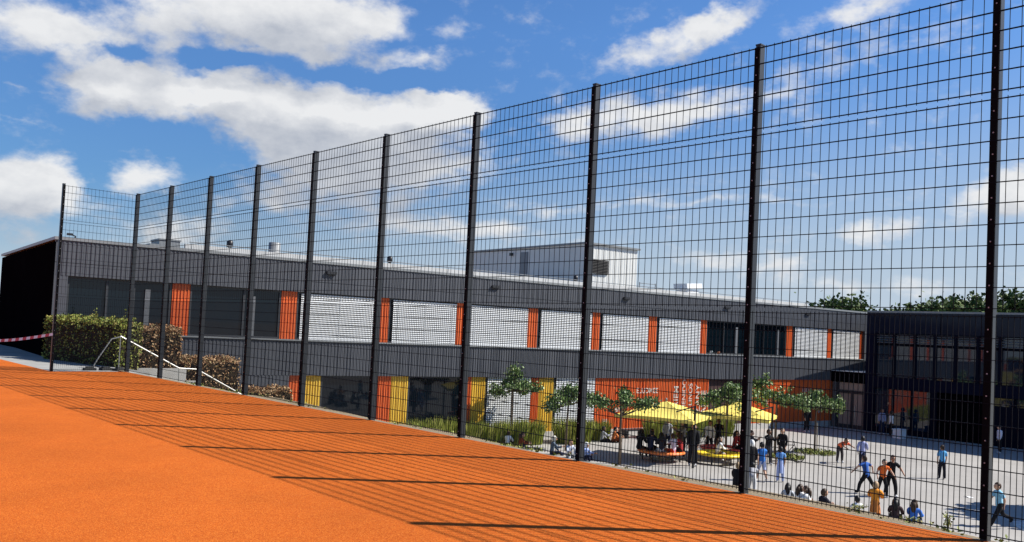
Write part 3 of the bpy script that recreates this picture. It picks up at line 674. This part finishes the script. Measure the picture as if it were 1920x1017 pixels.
FT = [((93, 51.5), 11.0, 4.2, 'leftmost dark tree beyond the roof of the long school building'), ((96.5, 48.5), 11.6, 4.0, 'second dark tree beyond the roofs, the tallest of the left group'), ((99.5, 45.8), 10.3, 3.0, 'smaller dark tree at the right end of the left group, above the navy wing corner'),
 ((102, 43.3), 10.4, 2.6, 'smallest pale tree beyond the navy wing, left end of the middle group'), ((105, 41.6), 11.4, 3.4, 'second tree of the middle group beyond the navy wing'), ((108, 39.5), 11.9, 3.4, 'third tree of the middle group beyond the navy wing'), ((110.5, 37.6), 11.3, 2.8, 'last tree of the middle group, left of the big right post'),
 ((113.5, 35.4), 12.9, 3.0, 'tall tree right of the big right post'), ((116, 32.2), 12.6, 3.4, 'rightmost tree beyond the navy wing, cut by the picture edge'), ((124, 30), 13, 3.6, 'tree standing behind the rightmost tree beyond the navy wing')]
for i, ((x, y), h, r, lab) in enumerate(FT): far_tree(x, y, YZ, h-1.1 if i < 3 else h+.15, r*1.25, 40+i, lab)
# a big tree standing just right of the picture throws its shade on the yard
far_tree(36.3, 6.0, YZ, 6.6, 2.1, 71, 'broad yard tree right of the boy in light blue')

# ------------------------------------------------------------------ furniture in the yard
def parasol(x, y, rz, label, zr, za, half):
    t = empty('parasol', (x, y, YZ), label, 'parasol', 'yellow parasols in the yard', rz)
    b = MB(); b.tube([(0, 0, 0), (0, 0, za+.06)], .03, 10); b.lathe((0, 0, za+.02), [(.05, 0), (.04, .08), (.01, .12)], 8); b.build('pole', trim, t, True)
    b = MB(); b.box(-.4, .4, -.4, .4, 0, .07); b.build('base', concrete, t)
    b = MB(); N = 10; pts = {}
    cn = [(-half, -half), (half, -half), (half, half), (-half, half)]
    def P(e, f, u): # e edge, f 0..1 along edge, u 0 apex .. 1 rim
        (x0, y0), (x1, y1) = cn[e], cn[(e+1) % 4]
        sag = .10*math.sin(math.pi*u)*math.sin(math.pi*f)*(-1)
        return Vector(((x0+(x1-x0)*f)*u, (y0+(y1-y0)*f)*u, za-(za-zr)*u+sag-.04*math.sin(math.pi*f)*u*(-1)))
    for e in range(4):
        for i in range(8):
            for j in range(6): b.quad(P(e, i/8, j/6), P(e, i/8, (j+1)/6), P(e, (i+1)/8, (j+1)/6), P(e, (i+1)/8, j/6))
        for i in range(8):
            p, q = P(e, i/8, 1), P(e, (i+1)/8, 1); d = Vector((0, 0, -.13)); b.quad(p, p+d, q+d, q)
    b.build('canopy', parasol_m, t)
    for cx, cy in cn:
        b = MB(); b.tube([(0, 0, za-.05), (cx, cy, zr-.04)], .012, 5); b.build('rib', trim, t)
parasol(30.75, 23.5, .35, 'left yellow square parasol, over the orange ring bench', 1.93, 2.55, 1.72)
parasol(34.6, 22.4, .42, 'right yellow square parasol, partly behind a fence post', 1.93, 2.55, 1.60)
def ring_bench(x, y, m_, label):
    t = empty('ring_bench', (x, y, YZ), label, 'bench', 'round coloured ring benches under the parasols')
    b = MB(); b.lathe((0, 0, 0), [(.58, .36), (.60, .45), (.98, .45), (1.02, .43), (1.02, .37), (.98, .35), (.62, .35)], 40, 0, True); b.build('seat', m_, t, True)
    for k in range(6):
        a = k*math.pi/3+.2; b = MB(); b.tube([(.8*math.cos(a), .8*math.sin(a), 0), (.8*math.cos(a), .8*math.sin(a), .355)], .03, 8); b.build('leg', blackm, t)
ring_bench(30.35, 23.35, mat('orange_seat', (.85, .22, .05), .35), 'orange ring bench with dark clad pupils round it')
ring_bench(32.35, 21.75, mat('yellow_seat', (.85, .60, .03), .35), 'yellow ring bench with one child in white sitting on it')
ring_bench(34.25, 22.9, mat('red_seat', (.62, .06, .05), .35), 'red ring bench behind the yellow one')
def ball_pole(x, y, label, h=2.75):
    t = empty('ball_hoop_pole', (x, y, YZ), label, 'pole', 'black poles with arms in the yard', R_(-35))
    b = MB(); b.tube([(0, 0, 0), (0, 0, h)], .05, 10); b.build('pole', blackm, t)
    b = MB(); b.tube([(0, 0, h-.02), (-.8, 0, h-.26)], .028, 8); b.build('arm', blackm, t)
    b = MB(); b.tube([(-.8, 0, h-.26), (-.82, 0, h-.5), (-.72, 0, h-.75), (-.55, 0, h-.82)], .012, 6); b.build('hoop_chain', blackm, t)
ball_pole(29.94, 21.39, 'left black pole with a slanting arm, in front of the parasols', 2.55)
ball_pole(34.6, 20.6, 'right black pole with a slanting arm, right of the parasols', 2.5)
bx_, by_ = fpt(27.9, 1.0)
t = empty('bench', (bx_, by_, YZ), 'low dark bench against the orange wall left of the parasols', 'bench', None, FA)
b = MB(); b.box(-.8, .8, -.25, .25, .38, .46); b.build('seat', blackm, t)
for s in (-.6, .6): b = MB(); b.box(s-.05, s+.05, -.2, .2, 0, .379); b.build('leg', blackm, t)
t = empty('crate', (52.5, 22.75, YZ), 'white plastic crate on the shaded paving at the foot of the navy wing', 'crate', None, FA)
b = MB(); b.box(-.33, .33, -.25, .25, 0, .5); b.build('box', white_m, t)
b = MB(); b.box(-.36, .36, -.28, .28, .502, .55); b.build('lid', white_m, t)
b = MB(); b.lathe((0, 0, 0), [(.06, 0), (.085, .16), (.09, .18)], 12); x, y = fpt(34.95, .03)
tag(b.build('flower_pot', mat('pale_glaze', (.5, .6, .62), .3), None, True, (x, y, ZS-.002)), 'pale blue pot on the sill of the dark upper window', 'pot')
b = MB(); b.lathe((0, 0, 0), [(.06, 0), (.085, .13), (.09, .15)], 12); x, y = fpt(35.6, .03)
tag(b.build('flower_pot', mat('terracotta', (.45, .16, .08), .6), None, True, (x, y, ZS-.002)), 'terracotta pot on the sill of the dark upper window', 'pot')
def bicycle(x, y, rz, m_, label):
    t = empty('bicycle', (x, y, YZ), label, 'bicycle', 'bicycles parked in the yard', rz)
    for cx in (-.5, .5):
        wl = MB(); wl.tube([(cx+.31*math.cos(a*math.pi/10), 0, .33+.31*math.sin(a*math.pi/10)) for a in range(21)], .018, 6, 0, False)
        for k in range(8): a = k*math.pi/4; wl.tube([(cx, 0, .33), (cx+.3*math.cos(a), 0, .33+.3*math.sin(a))], .003, 4)
        wl.build('wheel', rubber_b, t)
    f = MB()
    for p, q in (((-.5, .33), (-.05, .3)), ((-.05, .3), (-.2, .8)), ((-.2, .75), (.33, .78)), ((.33, .78), (-.05, .3)), ((.5, .33), (.32, .9)), ((-.5, .33), (-.18, .72))): f.tube([(p[0], 0, p[1]), (q[0], 0, q[1])], .017, 6)
    f.build('frame', m_, t)
    h = MB(); h.tube([(.30, -.28, .98), (.32, 0, .92), (.30, .28, .98)], .014, 6); h.build('handlebar', blackm, t)
    h = MB(); h.obox((-.21, 0, .84), (.13, 0, 0), (0, .06, 0), (0, 0, .03)); h.build('saddle', blackm, t)
bicycle(35.3, 25.3, 1.9, trim, 'grey bicycle parked behind the left black pole, left one')
bicycle(35.9, 25.2, 1.9, blackm, 'black bicycle parked in the middle of the row behind the left pole')
bicycle(36.5, 25.1, 1.9, mat('blue_frame', (.05, .09, .2), .35), 'dark blue bicycle at the right end of the row behind the left pole')
bicycle(35.7, 20.5, -.9, blackm, 'black bicycle leaning by the right black pole')
for i, (x, y, lab) in enumerate(((27.3, 16.3, 'scrap of white paper on the yard near the three huddled girls'), (34.2, 12.2, 'scrap of white paper on the yard right of the chasing boys'), (28.9, 10.9, 'scrap of white paper on the yard behind the boy in light blue'))):
    b = MB(); b.poly([(-.14, -.09, .006), (.12, -.10, .02), (.15, .08, .008), (.0, .12, .035), (-.13, .1, .01)]); b.poly([(.0, .12, .035), (.15, .08, .008), (.10, .13, .05)])
    o = tag(b.build('paper', white_m, None, False, (x, y, YZ)), lab, 'paper', 'litter on the yard'); o.rotation_euler.z = i
# pale mottled patch of ground on the right
b = MB(); rng = random.Random(5)
pp = [(31.2+2.3*math.cos(a*.35)*(1+.12*math.sin(a*3.1)), 7.9+1.7*math.sin(a*.35)*(1+.1*math.cos(a*2.3)), YZ+.004) for a in range(18)]
b.poly(pp); struct(b.build('pale_patch', mat('pale_mottled_ground', (.50, .49, .47), .9, noise=(7, .45, 6), bump=(9, 1, .06))))

# ------------------------------------------------------------------ people
SKIN = [mat('skin_light', (.52, .30, .20), .55, spec=.3), mat('skin_tan', (.36, .19, .115), .55, spec=.3), mat('skin_brown', (.16, .08, .045), .55, spec=.3)]
HAIRC = {'black': (.008, .007, .007), 'brown': (.045, .024, .013), 'light': (.30, .20, .10), 'tan': (.34, .22, .12), 'white': (.75, .74, .72)}
EYE_M = mat('eye_dark', (.01, .008, .008), .2)
def cloth(c):
    return mat('cloth_%.3f_%.3f_%.3f' % c, c, .85, spec=.15, noise=(9, .12, 4))
POSE = dict(
 stand=dict(th=(2, -3), kn=(3, 3), ab=(4, 4), sh=(5, -4), sa=(8, 8), el=(12, 15), lean=2),
 walk=dict(th=(26, -20), kn=(8, 28), ab=(2, 2), sh=(-24, 22), sa=(8, 8), el=(20, 30), lean=5),
 stride=dict(th=(30, -32), kn=(6, 38), ab=(3, 3), sh=(-30, 26), sa=(10, 10), el=(35, 45), lean=8),
 wide=dict(th=(22, -24), kn=(18, 14), ab=(20, 18), sh=(10, 0), sa=(62, 66), el=(22, 20), lean=14),
 lunge=dict(th=(14, -10), kn=(20, 20), ab=(9, 8), sh=(20, 10), sa=(36, 30), el=(30, 35), lean=14),
 bend=dict(th=(10, 2), kn=(14, 8), ab=(4, 4), sh=(70, 62), sa=(8, 8), el=(10, 14), lean=74),
 ground=dict(th=(128, 122), kn=(112, 104), ab=(9, 9), sh=(48, 42), sa=(10, 10), el=(40, 46), lean=14),
 ground2=dict(th=(92, 104), kn=(14, 62), ab=(10, 12), sh=(30, 52), sa=(14, 12), el=(20, 50), lean=10),
 bench=dict(th=(86, 84), kn=(86, 82), ab=(8, 8), sh=(38, 30), sa=(10, 10), el=(46, 52), lean=12),
 kneel=dict(th=(20, 20), kn=(110, 110), ab=(6, 6), sh=(45, 40), sa=(10, 10), el=(70, 75), lean=8),
 arms=dict(th=(3, -4), kn=(4, 4), ab=(6, 6), sh=(52, 48), sa=(6, 6), el=(78, 80), lean=2))
def person(x, y, z, face, H, pose, label, top, bottom=None, skin=0, hair='brown', longhair=False, sleeve=1.0, leg=1.0, skirt=0, shoes=(.6, .6, .6), seat=None, hood=None, group='pupils in the yard', coat=False):
    P = POSE[pose]; V = []; E = []; RAD = []; BN = []
    def sub(p, q, L): return p+q*L
    L = P['lean']; tl = R_(L)
    pel = Vector((0, 0, 0)); upv = Vector((0, math.sin(tl), math.cos(tl))); up2 = Vector((0, math.sin(tl*.75), math.cos(tl*.75)))
    waist = pel+up2*.10; chest = waist+upv*.115; shc = chest+upv*.075; neck = shc+upv*.045; head = neck+Vector((0, math.sin(tl*.4)*.8+.12, 1)).normalized()*.082
    def add(p, r, par=None, nm=''):
        V.append(p); RAD.append(r); i = len(V)-1
        if par is not None: E.append((par, i)); BN.append((par, i, nm))
        return i
    iP = add(pel, (.070, .060)); iW = add(waist, (.066, .053), iP, 'torso'); iC = add(chest, (.080, .058), iW, 'torso'); iS = add(shc, (.050, .042), iC, 'torso'); iN = add(neck, (.028, .028), iS, 'neck')
    hb = add(neck+(head-neck)*.45, (.030, .030), iN, 'neck')
    hands = []; knees = []; low = 9
    for s in (-1, 1):
        k = 0 if s < 0 else 1
        sp_ = shc+Vector((s*.105, 0, 0))-upv*.008; iSh = add(sp_, (.036, .034), iS, 'torso')
        a, bb = R_(P['sh'][k]), R_(P['sa'][k]); d = Vector((s*math.sin(bb), math.sin(a)*math.cos(bb), -math.cos(a)*math.cos(bb)))
        el = sp_+d*.165; iE = add(el, (.025, .025), iSh, 'uarm')
        a2 = a+R_(P['el'][k]); b2 = bb*.55-R_(10); d2 = Vector((s*math.sin(b2), math.sin(a2)*math.cos(b2), -math.cos(a2)*math.cos(b2)))
        wr = el+d2*.14; iWr = add(wr, (.017, .017), iE, 'farm'); iH = add(wr+d2*.045, (.020, .011), iWr, 'hand'); hands.append((wr+d2*.045, d2, s))
        hp = pel+Vector((s*.048, 0, -.018)); iHp = add(hp, (.056, .056), iP, 'hip')
        a, bb = R_(P['th'][k]), R_(P['ab'][k]); d = Vector((s*math.sin(bb), math.sin(a)*math.cos(bb), -math.cos(a)*math.cos(bb)))
        kn = hp+d*.245; iK = add(kn, (.038, .038), iHp, 'thigh'); knees.append(kn)
        a2 = a-R_(P['kn'][k]); b2 = bb*.6; d2 = Vector((s*math.sin(b2), math.sin(a2)*math.cos(b2), -math.cos(a2)*math.cos(b2)))
        cf = kn+d2*.08; iCf = add(cf, (.036, .036), iK, 'calf'); an = kn+d2*.228; iA = add(an, (.023, .023), iCf, 'calf')
        fd = Vector((0, math.cos(a2*.6), math.sin(a2*.6)*.9)).normalized()
        if pose == 'kneel': fd = Vector((0, -.9, -.3)).normalized()
        iT = add(an+fd*.085+Vector((0, 0, -.018)), (.022, .018), iA, 'foot'); low = min(low, an.z-.045, (an+fd*.085).z-.04)
    me = bpy.data.meshes.new('tmp'); me.from_pydata([tuple(v) for v in V], E, []); ob = bpy.data.objects.new('tmp', me); col.objects.link(ob)
    sk = ob.modifiers.new('s', 'SKIN'); sk.use_smooth_shade = True
    for i, r in enumerate(RAD): me.skin_vertices[0].data[i].radius = r
    me.skin_vertices[0].data[0].use_root = True
    ob.modifiers.new('d', 'SUBSURF').levels = 1
    dg = bpy.context.evaluated_depsgraph_get(); bm_ = bpy.data.meshes.new_from_object(ob.evaluated_get(dg)); bpy.data.objects.remove(ob); bpy.data.meshes.remove(me)
    verts = [v.co.copy() for v in bm_.vertices]; norms = [v.normal.copy() for v in bm_.vertices]; faces = [tuple(p.vertices) for p in bm_.polygons]
    bpy.data.meshes.remove(bm_)
    def classify(c):
        best = (9, '', 0)
        for i, j, nm in BN:
            p, q = V[i], V[j]; d = q-p; t = max(0, min(1, (c-p).dot(d)/d.length_squared)); rr = RAD[i][0]*(1-t)+RAD[j][0]*t
            dist = (c-(p+d*t)).length-rr*.8
            if dist < best[0]: best = (dist, nm, t)
        return best[1], best[2]
    cls = [classify(sum((verts[i] for i in f), Vector())/len(f)) for f in faces]
    S = H
    b = MB(); b.v = [tuple(v) for v in verts]; b.f = list(faces); b.mi = [0]*len(faces)
    # head: skull, jaw, nose, ears, eyes, mouth
    k = 1.06; i0 = len(b.v); nu, nv = 14, 10
    for j in range(nv+1):
        ph = math.pi*j/nv
        for i in range(nu):
            a = 2*math.pi*i/nu; x_, y_, z_ = math.sin(ph)*math.sin(a), math.sin(ph)*math.cos(a), math.cos(ph)
            jaw = 1-.26*max(0, -z_)**1.2; fy = .068*(1+.10*max(0, -z_)*(1 if y_ > 0 else -1))
            if abs(a) < .01 and .35 > abs(z_+.18): y_ *= 1.16
            b.v.append(tuple(head+Vector((x_*.054*jaw, y_*fy, z_*.076))*k))
    for j in range(nv):
        for i in range(nu):
            i2 = (i+1) % nu; b.f.append((i0+j*nu+i, i0+(j+1)*nu+i, i0+(j+1)*nu+i2, i0+j*nu+i2)); b.mi.append(0)
    for s in (-1, 1):
        b.obox(head+Vector((s*.023, .064, .004))*k, (.009, 0, 0), (0, .004, 0), (0, 0, .005), 1)
        b.obox(head+Vector((s*.056, -.004, -.008))*k, (.004, 0, 0), (0, .011, 0), (0, 0, .017), 0)
    b.obox(head+Vector((0, .062, -.040))*k, (.014, 0, 0), (0, .003, 0), (0, 0, .003), 1)
    for hp, d, s in hands:   # four fingers and a thumb
        side = d.cross(Vector((s, .3, 0))).normalized(); cu = side.cross(d).normalized()
        for q in range(4):
            o = side*(q-1.5)*.0085; ln = (.036, .042, .040, .031)[q]
            b.tube([hp-d*.008+o, hp+d*ln*.55+o*1.1, hp+d*ln+o*1.15+cu*.009], [.0052, .0048, .0036], 5)
        b.tube([hp-d*.03+side*.014, hp-d*.008+side*.027, hp+d*.012+side*.030+cu*.006], [.006, .0055, .004], 5)
    oz = seat if seat is not None else 0.0
    if pose in ('ground', 'ground2'): dz = .062
    elif pose == 'bench': dz = .07+oz/S
    else: dz = -low
    off = Vector((0, 0, dz))
    def fin(mb, name, mats, parent=None):
        mb.v = [tuple((Vector(v)+off)*S) for v in mb.v]
        o = mb.build(name, mats, parent, True); return o
    body = fin(b, 'person', [SKIN[skin], EYE_M]); body.location = (x, y, z); body.rotation_euler = (0, 0, -R_(face))
    tag(body, label, 'person', group)
    def garment(name, sel, ofs, m_, side=0):
        g = MB(); mp = {}
        for f, c in zip(faces, cls):
            if not sel(*c) or (side and sum(verts[i].x for i in f)*side <= 0): continue
            ff = []
            for i in f:
                if i not in mp: mp[i] = len(g.v); g.v.append(tuple(verts[i]+norms[i]*ofs))
                ff.append(mp[i])
            g.f.append(tuple(ff)); g.mi.append(0)
        if g.f: fin(g, name, m_, body)
    garment('top', lambda n_, t: n_ == 'torso' or (n_ == 'hip' and t < .4) or (n_ == 'uarm' and t <= max(.55, sleeve)) or (n_ == 'farm' and t < sleeve-.1 and sleeve >= 1), .013 if not coat else .020, cloth(top))
    if bottom is not None:
        garment('trousers', lambda n_, t: n_ == 'hip' or (n_ == 'thigh' and t < (1.1 if leg > .55 else .85)) or (n_ == 'calf' and leg > .55), .010, cloth(bottom))
    if skirt:
        g = MB(); prof_ = [(.074, .10), (.082, .0), (.094, -.10), (.112, -skirt)]
        g.lathe((0, 0, 0), [(r_, z_) for r_, z_ in reversed(prof_)], 16); g.f = g.f[:-2]; g.mi = g.mi[:-2]
        fin(g, 'skirt', cloth(top if bottom is None else bottom), body)
    for s_ in (-1, 1): garment('shoe', lambda n_, t: n_ == 'foot', .008, cloth(shoes), s_)
    hm = mat('hair_'+hair, HAIRC[hair], .5, spec=.3); g = MB()
    for j in range(nv):
        for i in range(nu):
            ids = (i0+j*nu+i, i0+(j+1)*nu+i, i0+(j+1)*nu+(i+1) % nu, i0+j*nu+(i+1) % nu)
            pts = [(Vector(b.v[q])/S-off-head)/k for q in ids] if False else None
    for j in range(nv):
        ph0, ph1 = math.pi*j/nv, math.pi*(j+1)/nv
        for i in range(nu):
            a0, a1 = 2*math.pi*i/nu, 2*math.pi*(i+1)/nu; am = (a0+a1)/2; zm = math.cos((ph0+ph1)/2); ym = math.cos(am)*math.sin((ph0+ph1)/2)
            if hood is None:
                if ym > .25 and zm < .52: continue
                if ym > -.25 and zm < .05: continue
                if zm < -.55: continue
            elif ym > .55 and zm < .45: continue
            def hp_(ph, a):
                q = 1.13 if hood is None else 1.2
                return head+Vector((math.sin(ph)*math.sin(a)*.054*q, math.sin(ph)*math.cos(a)*.068*q-.004, math.cos(ph)*.076*q+.002))*k
            g.quad(hp_(ph0, a0), hp_(ph1, a0), hp_(ph1, a1), hp_(ph0, a1))
    if longhair:
        pts = [head+Vector((0, -.060, .03)), head+Vector((0, -.078, -.05)), head+Vector((0, -.082, -.13)), head+Vector((0, -.075, -.21))]
        g.tube(pts, [.045, .055, .050, .022], 8)
        for s in (-1, 1): g.tube([head+Vector((s*.050, -.02, .03)), head+Vector((s*.060, -.02, -.06)), head+Vector((s*.056, -.03, -.14))], [.018, .024, .010], 6)
    if hood is None: fin(g, 'hair', hm, body)
    else: fin(g, 'head_covering', cloth(hood), body)
    return body
DK, NV, WH, GY = (.012, .012, .014), (.02, .025, .055), (.78, .78, .77), (.20, .21, .22)
BL, LB, BR, OR, RD = (.035, .14, .42), (.20, .45, .66), (.20, .05, .02), (.78, .20, .03), (.30, .03, .03)
JEAN = (.05, .075, .13)
Z = YZ
people = [
 # along the near edge of the yard
 dict(p=(26.85, 28.6), f=132, H=1.36, pose='ground', label='child in rust brown top sitting on the ground by the first young tree', top=BR, bottom=NV, hair='brown', longhair=True),
 dict(p=(26.75, 29.3), f=60, H=1.3, pose='ground', label='child in white top sitting left of the child in rust brown', top=WH, bottom=DK, hair='brown'),
 dict(p=(27.0, 26.7), f=132, H=1.45, pose='ground2', label='boy in grey blue jacket with light cap sitting on the ground', top=(.09, .12, .16), bottom=NV, hair='light', hood=(.55, .52, .45)),
 dict(p=(27.1, 25.75), f=200, H=1.4, pose='ground', label='girl with brown hair in pale top sitting left of the thick fence post', top=(.55, .58, .66), bottom=WH, hair='brown', longhair=True),
 dict(p=(27.2, 25.0), f=160, H=1.35, pose='ground', label='child in white cap and blue shirt sitting right of the thick fence post', top=(.30, .38, .62), bottom=NV, hood=WH),
 dict(p=(32.6, 28.8), f=120, H=1.4, pose='ground2', label='child with dark head sitting at the grass, left of the one in orange brown', top=(.30, .31, .34), bottom=DK, hair='black'),
 dict(p=(33.05, 28.45), f=130, H=1.4, pose='ground', label='child in orange brown top sitting before the orange wall', top=(.55, .17, .05), bottom=BR, hair='black'),
 dict(p=(33.5, 28.4), f=250, H=1.35, pose='ground', label='child in black sitting right of the one in orange brown', top=DK, bottom=DK, hair='black'),
 # round the orange ring bench
 dict(p=(29.65, 24.0), f=80, H=1.5, pose='bench', seat=.45, label='pupil in black at the left end of the orange ring bench', top=DK, bottom=DK, hair='black', longhair=True),
 dict(p=(29.8, 23.5), f=70, H=1.5, pose='bench', seat=.45, label='pupil in dark navy second from the left on the orange ring bench', top=NV, bottom=DK, hair='black'),
 dict(p=(29.9, 23.0), f=40, H=1.45, pose='bench', seat=.45, label='pupil with long black hair and white hem on the orange ring bench', top=(.03, .03, .04), bottom=WH, hair='black', longhair=True),
 dict(p=(30.3, 22.65), f=20, H=1.42, pose='bench', seat=.45, label='child in lilac white shirt with red shorts on the orange ring bench', top=(.62, .60, .74), bottom=(.55, .05, .03), hair='brown', leg=.5, sleeve=.6),
 dict(p=(30.75, 22.6), f=-10, H=1.45, pose='bench', seat=.45, label='pupil in dark red top on the orange ring bench', top=RD, bottom=DK, hair='brown', longhair=True),
 dict(p=(31.05, 22.85), f=-40, H=1.5, pose='bench', seat=.45, label='pupil in black and white top at the right end of the orange ring bench', top=WH, bottom=(.45, .2, .18), hair='black', longhair=True),
 dict(p=(30.5, 24.1), f=200, H=1.5, pose='bench', seat=.45, label='pupil in black facing the fence on the far side of the orange ring bench', top=DK, bottom=DK, hair='black'),
 dict(p=(32.9, 25.0), f=222, H=1.52, pose='stand', label='pupil in white vest and dark sleeves standing behind the orange ring bench', top=(.42, .43, .46), bottom=NV, hair='black'),
 dict(p=(31.95, 23.4), f=300, H=1.62, pose='arms', label='pupil in grey patterned top standing right of the orange ring bench', top=(.20, .20, .21), bottom=DK, hair='black', longhair=True),
 dict(p=(30.4, 21.75), f=230, H=1.72, pose='stand', label='tallest pupil in black standing beside the left black pole', top=DK, bottom=DK, hair='black', coat=True),
 # round the yellow and red benches
 dict(p=(34.4, 23.7), f=222, H=1.5, pose='stand', label='pupil in white shirt standing behind the red ring bench', top=WH, bottom=DK, hair='black'),
 dict(p=(35.1, 23.7), f=235, H=1.58, pose='arms', label='pupil in black with hands raised, right of the one in white shirt', top=DK, bottom=DK, hair='black'),
 dict(p=(34.3, 22.3), f=170, H=1.45, pose='bench', seat=.45, label='pupil in dark red jumper on the red ring bench, leftmost of the two', top=RD, bottom=DK, hair='black', longhair=True),
 dict(p=(34.9, 22.35), f=210, H=1.45, pose='bench', seat=.45, label='pupil in brown red shirt on the red ring bench, rightmost of the two', top=(.22, .05, .04), bottom=DK, hair='brown'),
 dict(p=(31.75, 21.45), f=110, H=1.3, pose='bench', seat=.45, label='child in white shirt sitting on the yellow ring bench', top=WH, bottom=(.35, .34, .33), hair='brown', longhair=True, leg=.5),
 # middle group
 dict(p=(29.45, 18.35), f=30, H=1.5, pose='stand', label='person with white headscarf and long black coat right of the fence post', top=DK, bottom=DK, hood=WH, coat=True, skirt=.30),
 dict(p=(29.85, 18.15), f=42, H=1.48, pose='walk', label='boy in bright blue shirt and pale shorts seen from behind', top=(.04, .17, .50), bottom=(.52, .56, .72), hair='black', leg=.5, sleeve=.6),
 dict(p=(30.35, 17.65), f=50, H=1.3, pose='stand', label='girl in light blue dress with dark hair seen from behind', top=(.13, .30, .62), bottom=(.36, .44, .72), hair='black', skirt=.27, sleeve=.6, shoes=WH),
 dict(p=(34.0, 20.4), f=200, H=1.5, pose='arms', label='pupil in black nearest the right black pole on its left', top=DK, bottom=(.05, .05, .06), hair='black'),
 dict(p=(35.0, 20.3), f=250, H=1.52, pose='stand', label='pupil in black standing right behind the right black pole', top=DK, bottom=DK, hair='black'),
 dict(p=(33.4, 20.9), f=160, H=1.42, pose='arms', label='pupil in dark grey with raised hands left of the right black pole', top=(.04, .04, .045), bottom=DK, hair='brown'),
 dict(p=(26.0, 16.75), f=75, H=1.42, pose='bench', seat=.35, label='person in black coat sitting left of the fence post at the edge of the court', top=DK, bottom=DK, hair='light', coat=True),
 dict(p=(26.55, 16.5), f=60, H=1.35, pose='bend', label='child in black and white bending right of the fence post', top=(.30, .30, .32), bottom=(.55, .55, .56), hair='black'),
 # out on the open yard
 dict(p=(49.3, 27.0), f=200, H=1.6, pose='stand', label='person in black standing in the shade beside the entrance', top=DK, bottom=DK, hair='black'),
 dict(p=(38.1, 19.2), f=210, H=1.45, pose='bend', label='child in red orange top bending down near the rightmost tree', top=(.80, .16, .07), bottom=(.06, .05, .05), hair='black', sleeve=.6),
 dict(p=(37.5, 17.85), f=70, H=1.42, pose='stride', label='boy in lilac grey shirt striding away in the open yard', top=(.36, .38, .60), bottom=NV, hair='black', shoes=DK),
 dict(p=(31.05, 14.6), f=20, H=1.38, pose='wide', label='boy in blue shirt with arms spread and legs apart', top=(.03, .10, .36), bottom=DK, hair='brown', sleeve=.6, shoes=DK),
 dict(p=(31.0, 13.98), f=225, H=1.34, pose='lunge', label='boy in orange shirt leaning forward in the chasing group', top=(.72, .15, .03), bottom=DK, hair='black', sleeve=.6, shoes=WH),
 dict(p=(31.4, 13.85), f=230, H=1.48, pose='lunge', label='boy in black close behind the one in orange shirt', top=DK, bottom=DK, hair='brown', sleeve=.6),
 dict(p=(37.85, 14.6), f=42, H=1.36, pose='stand', label='boy in blue shirt standing alone with his back turned', top=(.10, .34, .62), bottom=(.015, .015, .022), hair='brown', sleeve=.7),
 dict(p=(29.35, 9.6), f=-48, H=1.38, pose='stride', label='boy in light blue shirt striding to the left beside the big right post', top=(.22, .46, .62), bottom=DK, hair='brown', sleeve=.7, shoes=DK),
 dict(p=(53.3, 24.2), f=222, H=1.55, pose='stand', label='pupil in grey lilac standing in the shade at the glazed wing, left of the pair', top=(.30, .30, .42), bottom=NV, hair='black'),
 dict(p=(53.0, 23.5), f=132, H=1.5, pose='stand', label='pupil in white shirt standing in the shade, right of the pair', top=WH, bottom=DK, hair='black'),
 dict(p=(51.0, 16.75), f=-48, H=1.45, pose='stand', label='pupil in pale shirt in the deep shade right of the big post', top=(.62, .62, .72), bottom=DK, hair='black'),
 # seated along the foot of the bank on the right
 dict(p=(26.05, 14.85), f=60, H=1.35, pose='ground', label='leftmost of three huddled girls, dark brown hair, behind the fence', top=(.42, .45, .50), bottom=DK, hair='black', longhair=True),
 dict(p=(26.05, 14.5), f=100, H=1.40, pose='ground', label='middle one of the three huddled girls with white collar', top=WH, bottom=DK, hair='brown', longhair=True),
 dict(p=(26.1, 14.1), f=-20, H=1.40, pose='ground', label='right one of the three huddled girls turned to the left', top=WH, bottom=DK, hair='brown', longhair=True),
 dict(p=(25.75, 13.55), f=120, H=1.48, pose='ground', label='pupil in dark blazer over a white shirt sitting alone', top=(.015, .015, .025), bottom=DK, hair='brown', coat=True),
 dict(p=(26.1, 12.5), f=40, H=1.32, pose='ground2', label='child with black hair and white collar, mostly hidden by the court edge', top=WH, bottom=DK, hair='black'),
 dict(p=(26.8, 12.3), f=70, H=1.42, pose='kneel', label='person in orange yellow jacket kneeling below the chasing boys', top=(.72, .26, .03), bottom=(.45, .16, .04), hair='tan', coat=True, skirt=.16),
 dict(p=(26.65, 11.6), f=70, H=1.42, pose='ground', label='girl with long black hair sitting left of the girl in blue', top=(.05, .03, .03), bottom=DK, hair='black', longhair=True, skin=1),
 dict(p=(26.85, 11.15), f=80, H=1.42, pose='ground', label='girl with brown hair and bright blue top sitting at the right end of the row', top=(.05, .16, .52), bottom=NV, hair='brown', longhair=True)]
for i, q in enumerate(people):
    q = dict(q); p = q.pop('p'); f = q.pop('f'); H = q.pop('H'); pose = q.pop('pose'); lab = q.pop('label'); top = q.pop('top')
    q.setdefault('skin', (0, 1, 0, 0, 1, 2, 0)[i % 7])
    person(p[0], p[1], YZ, f, H, pose, lab, top, **q)
